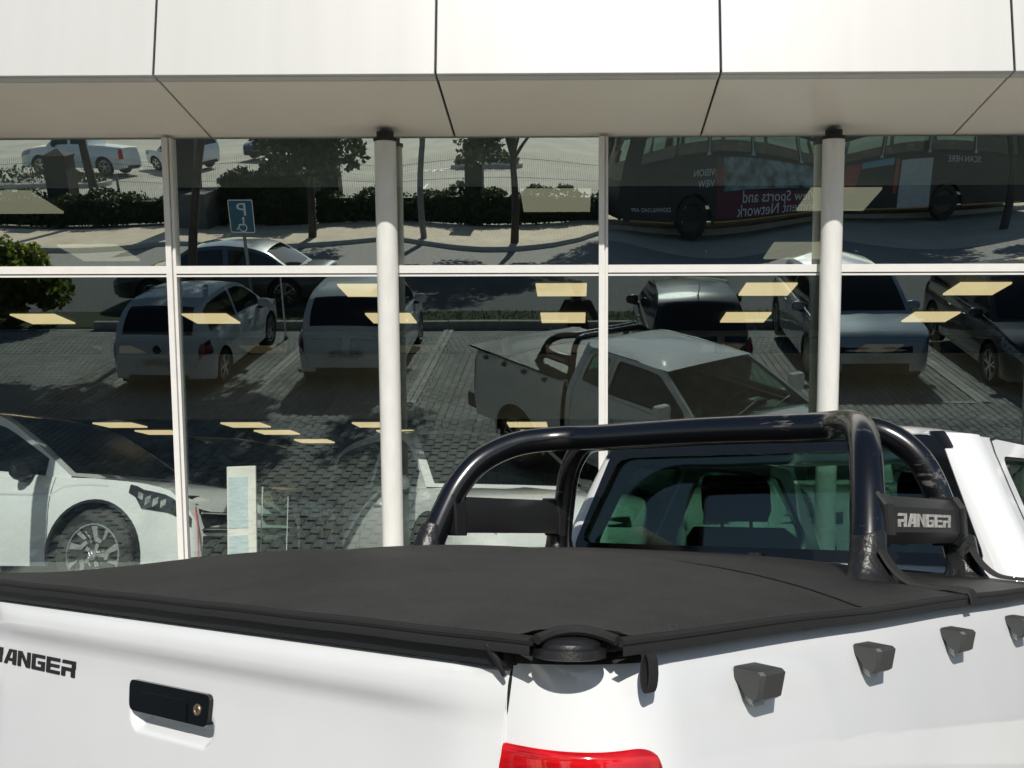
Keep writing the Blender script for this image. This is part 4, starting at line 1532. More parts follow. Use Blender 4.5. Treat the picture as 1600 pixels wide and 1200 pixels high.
def corner(b):
    b.lathe([(.001, .012), (.018, .0115), (.030, .009), (.036, .005), (.037, .002), (.037, .0), (.043, -.001), (.044, -.011), (.036, -.013)], (.034, -.800, 1.341), axis='z', n=36)
part('corner_cap', M['plastic'], trk, corner, True, 35)
for sgn in (1, -1):
    def cstrip(b):
        P = [p for p in BP if p[0] < .16]
        b.rings([[bedpt(p, z, sgn, .0025) for p in P] for z in (1.3165, 1.334)] + [[(p[0] - p[2] * .05, sgn * (p[1] - p[3] * .05), 1.341) for p in P]], cap=False, closed=False)
    part('corner_seal', M['rubber'], trk, cstrip)
    part('tailgate_gap', M['rubber'], trk, lambda b: b.rings([[(x + .0035 + (interp(TP, z) - .0035) * .25 + .0172, sgn * (yy - slant(z)), z) for z in (1.314, 1.305, 1.295, 1.28, 1.262, 1.25, 1.235, 1.20, 1.16, 1.116, .76)] for x, yy in ((.0008, .7268), (.0008, .7216), (.016, .7216), (.016, .7268), (.0008, .7268))], cap=False, closed=False))
def loop(b, x, y, dy=-1, w2=.011, h=.062):
    rr = []
    for k in range(17):
        t = 2 * PI * k / 16
        o = .010 + .0065 * math.cos(t)
        z = 1.332 - h / 2 + h / 2 * math.sin(t)
        rr.append([(x - w2, y + dy * o, z), (x + w2, y + dy * o, z), (x + w2, y + dy * (o + .0025), z), (x - w2, y + dy * (o + .0025), z)])
    b.rings(rr, cap=False)
part('strap_loop', M['binding'], tc_, lambda b: loop(b, .112, -.849, w2=.0085, h=.046), True)
part('strap_loop', M['binding'], tc_, lambda b: b.tube([(-.012, -.712, 1.340), (-.009, -.719, 1.331), (-.004, -.7235, 1.318), (.004, -.7245, 1.303)], [.006, .006, .0045, .0025], 8), True)
part('strap_loop', M['binding'], tc_, lambda b: b.box((1.72, -.862, 1.338), (.05, .004, .03), Matrix.Rotation(.5, 3, 'Y')), False)

# sports bar: two hoops, side blocks, vinyl boots
sb = empty('sports_bar')
sb.parent = trk
def smooth_path(pts, n=6):
    out = []
    P = [Vector(p) for p in pts]
    for i in range(len(P) - 1):
        p0, p1, p2, p3 = P[max(0, i - 1)], P[i], P[i + 1], P[min(len(P) - 1, i + 2)]
        for k in range(n):
            t = k / n
            out.append(.5 * ((2 * p1) + (p2 - p0) * t + (2 * p0 - 5 * p1 + 4 * p2 - p3) * t * t + (3 * p1 - p0 - 3 * p2 + p3) * t ** 3))
    out.append(P[-1])
    return out
def hoop(half):
    return smooth_path([(a, -h, z) for a, h, z in half] + [(half[-1][0], 0, half[-1][2] + .004)] + [(a, h, z) for a, h, z in half[::-1]])
H1 = [(1.185, .672, 1.345), (1.21, .662, 1.43), (1.245, .648, 1.52), (1.285, .630, 1.600), (1.345, .600, 1.670), (1.44, .545, 1.722), (1.54, .46, 1.742), (1.575, .35, 1.744)]
H2 = [(1.80, .668, 1.345), (1.785, .650, 1.44), (1.765, .622, 1.55), (1.745, .590, 1.64), (1.725, .545, 1.70), (1.70, .48, 1.738), (1.685, .40, 1.746), (1.68, .3, 1.746)]
hb = MB()
hb.tube(hoop(H1), .0375, 20)
hb.build('hoop', M['bar'], sb, True)
hb = MB()
hb.tube(hoop(H2), .0345, 20)
hb.build('hoop', M['bar'], sb, True)
for sgn in (-1, 1):
    def blk(b):
        # six-sided block between the legs: bevelled above and below
        prof = [(.028, .054), (.046, .030), (.046, -.026), (.028, -.052), (-.024, -.052), (-.03, -.03), (-.03, .03), (-.024, .054)]
        rr = []
        for x, dz, k in ((1.262, .0, .82), (1.285, 0, .98), (1.29, 0, 1.0), (1.715, 0, 1.0), (1.72, 0, .98), (1.75, 0, .85)):
            rr.append([(x + p[1] * -.12, sgn * (.640 + p[0] * k + (x - 1.5) * .0), 1.503 + p[1] * k) for p in prof])
        b.rings(rr)
    bk = part('side_block', M['plastic'], sb, blk, True, 20)
    for x, dx in ((1.268, .05), (1.735, .035)):
        def ends(b):
            prof = [(.034, .062), (.053, .035), (.053, -.032), (.034, -.060), (-.030, -.060), (-.036, 0), (-.030, .062)]
            rr = []
            for xx, k in ((x - dx / 2, .92), (x - dx / 2 + .006, 1.0), (x + dx / 2 - .006, 1.0), (x + dx / 2, .92)):
                rr.append([(xx + p[1] * -.14, sgn * (.640 + p[0] * k), 1.503 + p[1] * k) for p in prof])
            b.rings(rr)
        part('end_bracket', M['plastic'], bk, ends, True, 20)
    s0 = 1.318
    if sgn < 0:
        fn = lambda x, y, d: (s0 + x, -(.640 + .046 + d), 1.489 + y)
    else:
        fn = lambda x, y, d: (1.682 - x, (.640 + .046 + d), 1.489 + y)
    wd = block_word('RANGER', fn, .047, .030, .0085, -.003, .0025)
    wd.build('lettering', M['badge'], bk)
def boot(cx, cyy, tilt, k):
    def fn(b):
        n = 24
        rr = []
        for q, (z, r) in enumerate(((1.475, .040), (1.47, .0425), (1.44, .0440), (1.41, .047), (1.385, .054), (1.37, .066), (1.358, .080), (1.352, .086))):
            ring = []
            for i in range(n):
                a = 2 * PI * i / n
                rr_ = r * (1 + (.10 if q > 2 else .015) * math.sin(3 * a + k) + (.05 if q > 3 else 0) * math.sin(7 * a + 2 * k) - (.05 if q == 3 else 0) * math.sin(5 * a))
                ring.append((cx + tilt * (z - 1.35) + rr_ * math.cos(a), cyy * (1 - .12 * (z - 1.35)) + rr_ * math.sin(a) * .85, z + .006 * math.sin(2 * a + k)))
            rr.append(ring)
        b.rings(rr, cap=False)
    return fn
for i, (cx, tilt) in enumerate(((1.178, .30), (1.803, -.16))):
    for sgn in (-1, 1):
        part('boot', M['bootvinyl'], sb, boot(cx, sgn * .672, tilt, i * 2 + sgn), True, 70)
# boot flaps reaching over the edge of the cover
def flap(x0):
    def fn(b):
        pts = [(x0 + .045, -.702, 1.435), (x0 + .055, -.722, 1.40), (x0 + .07, -.752, 1.372), (x0 + .085, -.79, 1.364), (x0 + .10, -.83, 1.362), (x0 + .11, -.860, 1.357), (x0 + .112, -.867, 1.333)]
        pts = smooth_path(pts, 4)
        b.rings([[p + Vector((-.020, 0, 0)), p + Vector((.020, 0, .001)), p + Vector((.018, -.001, .007)), p + Vector((-.018, -.001, .007))] for p in pts])
    return fn
for x0 in (1.145, 1.70):
    part('boot_strap', M['binding'], sb, flap(x0), True)

# cab: rear wall, sides with window openings, roof, nose
def cabside(z):                                    # half width of the cab at height z
    return interp([(.40, .84), (.6, .882), (.85, .892), (1.05, .888), (1.2, .872), (1.30, .842), (1.36, .808), (1.5, .742), (1.62, .688), (1.70, .650), (1.75, .622), (1.78, .59)], z)
def rearx(z):
    return 1.895 + .06 * max(0, z - 1.36) / .4
# lower sides and nose
xs_ = set([1.985 + (5.27 - 1.985) * i / 50 for i in range(51)])
for k in range(21):
    xs_.add(XF + RA * .9999 * math.cos(PI * k / 20))
xs_ |= {XF + RA + .002, XF - RA - .002, 5.22, 5.25}
xs_ = sorted(xs_)
def nosew(x):
    t = max(0, (x - 4.75) / .53)
    return 1 - .42 * (1 - math.sqrt(max(0, 1 - t * t * .97)))
def zupc(x):
    return interp([(1.9, 1.335), (3.9, 1.325), (4.1, 1.30), (4.6, 1.255), (5.0, 1.18), (5.18, 1.05), (5.25, .86), (5.28, .7)], x)
def zlowc(x):
    z = .50
    if abs(x - XF) < RA:
        z = max(z, WR + math.sqrt(RA * RA - (x - XF) ** 2))
    return z
for sgn in (1, -1):
    b = MB()
    rows = []
    for x in xs_:
        z0, z1 = zlowc(x), zupc(x)
        rows.append([(x, sgn * cabside(min(1.335, z0 + (z1 - z0) * t)) * nosew(x), z0 + (z1 - z0) * t) for t in (0, .15, .3, .45, .6, .72, .82, .9, .96, 1)])
    n = len(rows[0])
    b.add([q for r_ in rows for q in r_], [(i * n + k, i * n + k + 1, (i + 1) * n + k + 1, (i + 1) * n + k) for i in range(len(rows) - 1) for k in range(n - 1)])
    # rounded rear corner of the cab
    rr = []
    for z in (.55, .7, .9, 1.1, 1.2, 1.3, 1.335):
        hw_ = cabside(z)
        rr.append([(1.985 - .09 * math.sin(PI / 2 * k / 8), sgn * (hw_ - .09 + .09 * math.cos(PI / 2 * k / 8)), z) for k in range(9)])
    b.rings(rr, cap=False, closed=False)
    b.build('cab_side', M['white_car'], trk, True, 50)
part('hood', M['white_car'], trk, lambda b: b.grid(lambda i, j: ((lambda x, s: (x, s * cabside(min(1.335, zupc(x))) * nosew(x), zupc(x) + .06 * (1 - s * s) * (1 - sstep(4.9, 5.28, x))))(4.02 + 1.26 * i, -1 + 2 * j)), 26, 16), True, 50)
part('front_end', M['plastic'], trk, lambda b: (b.box((5.2, 0, .78), (.10, 1.1, .36), bev=.03), b.box((5.16, 0, .52), (.2, 1.5, .2), bev=.04)), True)
part('cowl', M['rubber'], trk, lambda b: b.box((4.0, 0, 1.30), (.2, 1.55, .05)))
for sgn in (1, -1):
    part('headlight', M['lamp'], trk, lambda b: b.grid(lambda i, j: ((lambda x, z: (x + .004, sgn * (cabside(z) * nosew(x) + .008), z))(4.92 + .31 * i, .90 + (.20 - .11 * i) * j)), 8, 4), True)
# cab upper sides
def upfn(sgn):
    def fn(x, z, d):
        y = cabside(z) - .0 + d
        return (x, sgn * y, z)
    return fn
outer = [(1.985, 1.335), (2.005, 1.45), (2.03, 1.60), (2.06, 1.70), (2.075, 1.745), (2.5, 1.757), (3.0, 1.75), (3.30, 1.735), (3.52, 1.62), (3.76, 1.49), (4.02, 1.335), (3.4, 1.335), (2.6, 1.335)]
w1 = rounded([(2.11, 1.40), (2.165, 1.695), (2.50, 1.705), (2.47, 1.38)], .05)
w2 = rounded([(2.60, 1.365), (2.615, 1.71), (3.0, 1.708), (3.26, 1.695), (3.72, 1.45), (3.80, 1.375)], .05)
def refine(poly, n=4):
    out = []
    for i in range(len(poly)):
        a, c = Vector(poly[i]), Vector(poly[(i + 1) % len(poly)])
        m = n if (c - a).length > .08 else 1
        for k in range(m):
            q = a.lerp(c, k / m)
            out.append((q.x, q.y))
    return out
for sgn in (1, -1):
    b = MB()
    b.plate(refine(outer), [refine(w1[::-1]), refine(w2[::-1])], upfn(sgn), -.035, 0)
    # rounded pillar between side and rear wall
    rr = []
    for z in (1.335, 1.40, 1.5, 1.6, 1.68, 1.73, 1.75):
        hw_ = cabside(z)
        x1 = interp([(1.335, 1.985), (1.45, 2.005), (1.60, 2.03), (1.70, 2.06), (1.745, 2.075)], z)
        x0 = rearx(z)
        rr.append([(x1 - (x1 - x0) * math.sin(PI / 2 * k / 8), sgn * (hw_ - .085 + .085 * math.cos(PI / 2 * k / 8)), z) for k in range(9)])
    b.rings(rr, cap=False, closed=False)
    b.build('cab_pillar', M['white_car'], trk, True, 40)
    for wpoly in (w1, w2):
        b = MB()
        c = Vector((sum(p[0] for p in wpoly) / len(wpoly), sum(p[1] for p in wpoly) / len(wpoly)))
        big = [((p[0] - c.x) * 1.03 + c.x, (p[1] - c.y) * 1.03 + c.y) for p in wpoly]
        b.prism(refine(big), upfn(sgn), -.020, -.017)
        sw_ = b.build('side_window', M['sideglass'], trk)
        b = MB()
        b.plate(refine([((p[0] - c.x) * 1.005 + c.x, (p[1] - c.y) * 1.005 + c.y) for p in wpoly]), [refine([((p[0] - c.x) * .95 + c.x, (p[1] - c.y) * .93 + c.y) for p in wpoly][::-1])], upfn(sgn), -.016, -.004)
        b.build('window_seal', M['rubber'], sw_)
    # door gaps
    def gaps(b):
        for line in ([(2.05, 1.10), (2.045, 1.335), (2.06, 1.45), (2.085, 1.60), (2.115, 1.70), (2.15, 1.742), (2.22, 1.752), (2.9, 1.756)],
                     [(2.555, .62), (2.55, 1.0), (2.55, 1.335), (2.555, 1.735)], [(3.78, .62), (3.80, 1.0), (3.80, 1.30)], [(2.05, 1.10), (2.02, .8), (2.03, .56), (2.555, .56)], [(2.555, .56), (3.74, .56)]):
            P = []
            for i in range(len(line) - 1):
                for k in range(6):
                    q = Vector(line[i]).lerp(Vector(line[i + 1]), k / 6)
                    P.append(q)
            P.append(Vector(line[-1]))
            r0, r1 = [], []
            for i, q in enumerate(P):
                d = (P[min(i + 1, len(P) - 1)] - P[max(0, i - 1)]).normalized()
                e = Vector((-d.y, d.x)) * .0035
                for r_, s in ((r0, 1), (r1, -1)):
                    p = q + e * s
                    r_.append((p.x, sgn * (cabside(p.y) + .0022), p.y))
            b.rings([r0, r1], cap=False, closed=False)
    part('door_seam', M['rubber'], trk, gaps, True)
    part('door_handle', M['chrome'], trk, lambda b: b.box((2.72, sgn * .895, 1.12), (.20, .03, .035), bev=.012), True)
    mo = part('door_mirror', M['white_car'], trk, lambda b: b.box((3.66, sgn * 1.0, 1.44), (.11, .20, .22), bev=.045), True)
    part('mirror_base', M['plastic'], mo, lambda b: b.box((3.66, sgn * .86, 1.37), (.09, .16, .05), bev=.02), True)
# rear wall and its window
def rwfn(y, z, d):
    return (rearx(z) + d, y, z)
ro = [(-.80, .60), (.80, .60), (.80, 1.20), (.757, 1.30), (.723, 1.36), (.657, 1.5), (.603, 1.62), (.565, 1.70), (.54, 1.748), (.3, 1.764), (0, 1.77), (-.3, 1.764), (-.54, 1.748), (-.565, 1.70), (-.603, 1.62), (-.657, 1.5), (-.723, 1.36), (-.757, 1.30), (-.80, 1.20)]
rwo = rounded([(-.685, 1.393), (.685, 1.393), (.548, 1.742), (-.548, 1.742)], .05, 5)
b = MB()
b.plate(refine(ro), [refine(rwo[::-1])], rwfn, 0.0, .04)
b.build('cab_rear', M['white_car'], trk)
def scl(poly, sx, sy, cyy=1.568):
    return [(p[0] * sx, (p[1] - cyy) * sy + cyy) for p in poly]
b = MB()
b.prism(refine(scl(rwo, 1.0, 1.0)), rwfn, .010, .013)
rwn = b.build('rear_window', M['rearglass'], trk)
b = MB()
b.plate(refine(scl(rwo, 1.012, 1.03)), [refine(scl(rwo, .965, .82, 1.545)[::-1])], rwfn, -.006, .008)
b.build('window_border', M['frit'], rwn)
part('latch', M['rubber'], rwn, lambda b: b.box((rearx(1.40) - .02, -.02, 1.395), (.03, .035, .022), bev=.004))
part('sticker', M['frit'], rwn, lambda b: b.prism([(-.455 + .026 * math.cos(2 * PI * k / 24), 1.455 + .016 * math.sin(2 * PI * k / 24)) for k in range(24)], rwfn, .0085, .0098))
# roof
def roofz(x):
    return interp([(1.945, 1.752), (2.0, 1.783), (2.2, 1.808), (2.7, 1.818), (3.05, 1.803), (3.25, 1.772), (3.32, 1.752)], x)
def roofp(i, j):
    x = 1.952 + (3.335 - 1.952) * i
    s = -1 + 2 * j
    ye = .60 if x > 2.07 else .54 + .06 * sstep(1.952, 2.07, x)
    return (x, s * (ye + .018), 1.747 + (roofz(x) - 1.747) * (1 - abs(s) ** 3.2))
part('roof', M['white_car'], trk, lambda b: b.grid(roofp, 24, 24), True, 60)
for sgn in (1, -1):
    def rcs(b):
        rr = []
        for z in (1.708, 1.72, 1.735, 1.746, 1.755):
            hw_ = cabside(z) + .004
            x1 = interp([(1.60, 2.03), (1.70, 2.06), (1.745, 2.075)], z)
            x0 = rearx(z) - .004
            rr.append([(x1 - (x1 - x0) * math.sin(PI / 2 * k / 10), sgn * (hw_ - .085 + .085 * math.cos(PI / 2 * k / 10)), z) for k in (7.8, 8.3, 8.8, 9.4, 10)] + [(x0, sgn * (hw_ - .085 - .012), z)])
        b.rings(rr, cap=False, closed=False)
    part('roof_corner_seal', M['frit'], trk, rcs, True)
def wsp(i, j):
    x = 3.325 + (4.03 - 3.325) * i
    s = -1 + 2 * j
    z = 1.752 + (1.335 - 1.752) * i
    return (x + .05 * (1 - s * s), s * (cabside(z) - .03), z + .02 * (1 - s * s))
part('windscreen', M['sideglass'], trk, lambda b: b.grid(wsp, 10, 16), True)
part('wiper', M['plastic'], trk, lambda b: (b.tube([(4.0, .3, 1.37), (3.9, -.1, 1.445)], .008, 6), b.tube([(4.0, -.25, 1.37), (3.92, -.6, 1.42)], .008, 6)))
# cab inside
part('cab_floor', M['rubber'], trk, lambda b: (b.box((2.95, 0, .62), (1.95, 1.6, .06)), b.box((1.985, 0, 1.0), (.05, 1.5, .74)), b.box((2.9, .80, .95), (1.7, .06, .7)), b.box((2.9, -.80, .95), (1.7, .06, .7))))
part('dashboard', M['plastic'], trk, lambda b: (b.box((3.78, 0, 1.16), (.42, 1.5, .26), bev=.06), b.box((3.62, -.36, 1.30), (.14, .34, .09), bev=.03)), True)
def seatfn(y0):
    def fn(b):
        b.box((2.78, y0, .92), (.52, .52, .20), bev=.06)
        b.rings([[(x + dx, y0 + yy * wv, z) for dx, yy in ((-.07, -.20), (.03, -.25), (.06, -.15), (.06, .15), (.03, .25), (-.07, .20))]
                 for x, z, wv in ((2.60, .95, 1), (2.55, 1.1, 1.02), (2.50, 1.30, 1.0), (2.46, 1.44, .9), (2.45, 1.48, .7))])
    return fn
for y0 in (.37, -.37):
    se = part('seat', M['seat'], trk, seatfn(y0), True, 50)
    def hr(b):
        b.rings([[(x + dx, y0 + yy * wv, z) for dx, yy in ((-.05, -.11), (.03, -.13), (.05, -.08), (.05, .08), (.03, .13), (-.05, .11))]
                 for x, z, wv in ((2.445, 1.50, .85), (2.44, 1.54, 1), (2.43, 1.62, 1), (2.425, 1.665, .85))])
        b.tube([(2.45, y0 - .06, 1.46), (2.445, y0 - .06, 1.53)], .007, 6)
        b.tube([(2.45, y0 + .06, 1.46), (2.445, y0 + .06, 1.53)], .007, 6)
    part('headrest', M['seat'], se, hr, True, 60)
part('steering_wheel', M['plastic'], trk, lambda b: b.tube([Vector((3.40 + .06 * math.sin(a), -.37 + .18 * math.cos(a), 1.22 + .165 * math.sin(a))) for a in [2 * PI * k / 24 for k in range(25)]], .016, 8), True)
part('inner_mirror', M['plastic'], trk, lambda b: b.box((3.38, 0, 1.65), (.04, .22, .07), bev=.015), True)
ty, dk, rm = wheel_mesh(WR, .25, 'alloy')
for xc in (XR, XF):
    for sgn in (1, -1):
        wo_ = link('wheel', ty, trk)
        wo_.location = (xc, sgn * .765, WR + .014)
        if sgn < 0:
            wo_.rotation_euler = (0, 0, PI)
        link('hub', dk, wo_)
        link('rim', rm, wo_)
def tliner(b):
    for xc in (XR, XF):
        for sgn in (1, -1):
            ri = [[(xc + (RA + .02) * math.cos(PI * k / 14), y, WR + (RA + .02) * math.sin(PI * k / 14)) for k in range(15)] for y in (sgn * .86, sgn * .52)]
            b.rings(ri, cap=False, closed=False)
            b.add(ri[1], [tuple(range(15))])
part('wheel_well', M['rubber'], trk, tliner)
part('chassis', M['rubber'], trk, lambda b: b.box((2.5, 0, .50), (4.9, 1.3, .14)))

# ------------------------------------------------------------------ cars outside, seen in the glass
def at(x, y):
    return (x, y, zg(y + .0))
hb_, hi_ = car('parked_hatchback', 'hatch', 3.85, 1.62, 1.42, M['white_car'], at(-6.32, -2.25), -PI / 2 + .03,
    'white hatchback reflected left of the thin marker pole, tail to the showroom', 'car', 'cars parked in the bays', wr=.30, rim='alloy',
    plate='KJ 4J HVN', plate_end=-1)
emblem_v(hb_, frame((0, -1, 0), (0, 0, 1), (-1.937, 0, .78)), .07, M['chrome'], M['frit'])
car('parked_hatchback', 'hatch', 3.6, 1.60, 1.50, M['white_car'], at(-3.58, -2.45), -PI / 2,
    'small white hatchback reflected beside the slim pillar, tail to the showroom', 'car', 'cars parked in the bays', wr=.29, plate='HP 32 FD GL', plate_end=-1)
car('parked_hatchback', 'hatch', 4.0, 1.70, 1.44, M['black_car'], at(1.9, -2.4), -PI / 2,
    'black hatchback with roof antenna reflected behind the pickup', 'car', 'cars parked in the bays', wr=.31, antenna=True)
car('parked_suv', 'suv', 4.4, 1.84, 1.62, M['blue_car'], at(4.62, -2.75), PI / 2,
    'pale blue grey suv reflected behind the right pillar, nose to the showroom', 'car', 'cars parked in the bays', wr=.35, rim='alloy', plate='LN 33 JZ GP', plate_end=1)
car('parked_suv', 'suv', 4.5, 1.84, 1.60, M['grey_car'], at(7.35, -2.2), PI / 2,
    'dark grey suv reflected at the right edge, nose to the showroom', 'car', 'cars parked in the bays', wr=.35, rim='alloy')
car('passing_sedan', 'sedan', 4.7, 1.82, 1.43, M['sedan_car'], at(-7.75, -8.1), PI,
    'blue grey sedan driving along the road behind the parking sign, reflected in the glass', 'car', wr=.33, rim='alloy')
car('far_pickup', 'pickup', 5.2, 1.85, 1.80, M['white_car'], at(-24.2, -37.5), PI + .12,
    'white double cab pickup parked far across the road, reflected at top left', 'pickup truck', wr=.38, rim='alloy')
car('far_car', 'suv', 4.2, 1.75, 1.60, M['white_car'], at(-20.3, -40.5), PI + .5,
    'white car parked beyond the far pickup, its red tail lights showing', 'car', wr=.33)
car('far_car', 'sedan', 4.5, 1.78, 1.45, M['grey_car'], at(-16.0, -44.0), PI / 2 + .5,
    'dark car parked farthest away at the top of the left mullion', 'car', wr=.32)

# ------------------------------------------------------------------ cars inside the showroom
sx, si = car('display_suv', 'suv', 4.88, 1.96, 1.70, M['silver'], (-5.26, 10.21, FLOOR), R(-15),
    'pale silver suv on display at left behind the glass', 'car', 'cars on display', glass=M['softglass'], wr=.385, rim='zig', arch_trim=True, wb=2.90, fo=.93, rack=True, lampm=M['lampdark'], grille=(.335, .52, .93), intake=(.12, .32, .93), crn=(.26, .16))
emblem_v(sx, frame((1, 0, 0), (0, 0, 1), (si['xf'], -.958, .385)) , .05, M['chrome'], M['frit'])
# lamp elements and crease of the silver suv
def led(b):
    for k in range(4):
        x0 = si['X'](.895) + k * .075
        P = [si['sidep'](x0, .74, .010, -1), si['sidep'](x0 + .05, .80, .010, -1), si['sidep'](x0 + .05, .88, .010, -1), si['sidep'](x0 + .0, .84, .010, -1)]
        b.add(P, [(0, 1, 2, 3)])
part('headlight_element', M['lamp'], sx, led)
part('grille_bar', M['chrome'], sx, lambda b: (b.box((2.425, 0, .735), (.03, 1.55, .022), bev=.006), b.box((2.445, 0, .60), (.03, 1.6, .018), bev=.006)), True)
def crease(b):
    r0 = [si['sidep'](si['X'](.28 + .55 * k / 24), .80 + .02 * math.sin(PI * k / 24), .0, -1) for k in range(25)]
    r1 = [(p[0], p[1] - .012, p[2] - .012) for p in r0]
    r2 = [(p[0], p[1] - .0005, p[2] - .05) for p in r0]
    b.rings([r0, r1, r2], cap=False, closed=False)
part('side_crease', M['silver'], sx, crease, True)
car('display_suv', 'suv', 4.3, 1.80, 1.54, M['white2'], (-1.08, 10.21, FLOOR), R(-60),
    'white suv on display turned towards the glass between pillar and pickup', 'car', 'cars on display', glass=M['softglass'], wr=.35, rim='plain', arch_trim=False)
car('display_suv', 'suv', 4.7, 1.90, 1.66, M['black_car'], (-4.0, 12.3, FLOOR), R(-28),
    'black suv on display behind the white price stand', 'car', 'cars on display', glass=M['softglass'], wr=.37, rim='plain')
car('display_suv', 'suv', 4.4, 1.84, 1.60, M['white2'], (2.35, 10.4, FLOOR), R(-112),
    'white suv on display seen through the cab of the pickup', 'car', 'cars on display', glass=M['softglass'], wr=.35, rim='plain')

# price stand, clear stand, red cable
st = empty('price_stand', (-2.75, 8.75, FLOOR), .12)
tag(st, 'white upright price stand with pale sheets beside the silver suv', 'stand')
lean = Matrix.Rotation(-.045, 3, 'Y')
part('board', M['totem'], st, lambda b: b.box((0, 0, .56), (.235, .05, 1.12), lean, bev=.006))
part('foot', M['totem'], st, lambda b: b.box((0, .05, .012), (.32, .34, .024), bev=.006))
part('sheet', M['sheet'], st, lambda b: b.box((-.038, -.028, .82), (.155, .006, .42), lean))
part('sheet', M['sheet'], st, lambda b: b.box((-.018, -.028, .36), (.155, .006, .38), lean))
cs = empty('clear_stand', (-2.56, 9.0, FLOOR), .3)
tag(cs, 'thin clear acrylic stand right of the white price stand', 'stand')
part('panel', M['sideglass'], cs, lambda b: b.box((0, 0, .46), (.20, .010, .92)))
part('edge', M['acrylic'], cs, lambda b: b.box((-.106, 0, .48), (.012, .02, .96)))
part('edge', M['acrylic'], cs, lambda b: b.box((.106, 0, .44), (.008, .016, .88)))
part('foot', M['acrylic'], cs, lambda b: b.box((0, 0, .01), (.26, .20, .02), bev=.004))
cb = MB()
cb.tube(smooth_path([(-3.22, 8.98, 1.72), (-3.17, 8.82, 1.66), (-3.12, 8.74, 1.52), (-3.10, 8.72, 1.38), (-3.085, 8.70, 1.24), (-3.05, 8.68, 1.10), (-3.01, 8.66, .97), (-2.95, 8.7, .905), (-2.7, 8.9, .90)], 5), .0065, 8)
tag(cb.build('charging_cable', M['cable'], None, True), 'thin red cable hanging down in front of the silver suv grille', 'cable')

# ------------------------------------------------------------------ street furniture seen in the glass
zs = zg(-4.85)
sg = empty('parking_sign', (-6.22, -4.75, zs))
tag(sg, 'blue disabled parking sign on a grey post, mirrored in the upper glass', 'sign')
part('post', M['pole'], sg, lambda b: b.tube([(0, 0, -.1), (0, 0, 2.48)], .030, 12), True)
part('plate', M['signblue'], sg, lambda b: b.prism(rpoly(-.225, 2.0, .225, 2.56, .03), lambda x, y, d: (x, .034 + d, y), 0, .004))
pl_ = sg.children[1]
part('border', M['signwhite'], pl_, lambda b: b.plate(rpoly(-.222, 2.003, .222, 2.557, .028), [rpoly(-.208, 2.017, .208, 2.543, .02)[::-1]], lambda x, y, d: (x, .0385 + d, y), 0, .001))
text_mesh('letter', 'P', .30, M['signwhite'], pl_, frame((-1, 0, 0), (0, 0, 1), (.02, .0395, 2.295)), 'CENTER', .001, 1.25)
def wheelchair(b):
    f = lambda x, y, d: (-x, .0395 + d, 2.03 + y)
    def seg(x0, y0, x1, y1, w_):
        d = Vector((x1 - x0, y1 - y0)).normalized()
        e = Vector((-d.y, d.x)) * w_ / 2
        b.prism([(x0 + e.x, y0 + e.y), (x1 + e.x, y1 + e.y), (x1 - e.x, y1 - e.y), (x0 - e.x, y0 - e.y)], f, 0, .001)
    b.prism([(-.03 + .022 * math.cos(2 * PI * k / 14), .215 + .022 * math.sin(2 * PI * k / 14)) for k in range(14)], f, 0, .001)
    seg(-.03, .19, -.025, .098, .026)
    seg(-.011, .108, .06, .108, .022)
    seg(.052, .096, .085, .028, .022)
    seg(.08, .03, .11, .042, .018)
    out = [(-.01 + .075 * math.cos(R(a)), .06 + .075 * math.sin(R(a))) for a in range(120, 345, 12)]
    inn = [(-.01 + .056 * math.cos(R(a)), .06 + .056 * math.sin(R(a))) for a in range(120, 345, 12)]
    b.prism(out + inn[::-1], f, 0, .001)
part('wheelchair_symbol', M['signwhite'], pl_, wheelchair)

def pole(name, x, y, h, r, m, label, cat, lean_=0.0, cap=False):
    z = zg(y)
    p = empty(name, (x, y, z))
    tag(p, label, cat)
    part('shaft', m, p, lambda b: b.tube([(0, 0, -.1), (lean_ * h * .5, 0, h * .5), (lean_ * h, 0, h)], [r * 1.15, r, r * .8], 12), True)
    part('base', M['pole'], p, lambda b: b.lathe([(r * 2.2, 0), (r * 2.2, .03), (r * 1.3, .05)], (0, 0, .02 if y < -17 else 0), axis='z', n=16), True)
    return p
mp_ = pole('marker_pole', -5.45, -4.1, 1.35, .016, M['signwhite'], 'thin white marker pole by the nose of the left white hatchback', 'pole')
lp = pole('lamp_post', -4.82, -19.2, 7.5, .085, M['pole'], 'tall grey lamp post at the sidewalk kerb, right of the first pillar', 'lamp post')
part('arm', M['pole'], lp, lambda b: b.tube([(0, 0, 7.4), (0, .5, 7.65), (0, 1.3, 7.7)], .04, 8), True)
part('lamp_head', M['pole'], lp, lambda b: b.box((0, 1.6, 7.7), (.25, .7, .10), bev=.03), True)
pole('fence_post', -16.6, -23.4, 1.55, .05, M['pole'], 'short grey post standing in the left hedge', 'post')

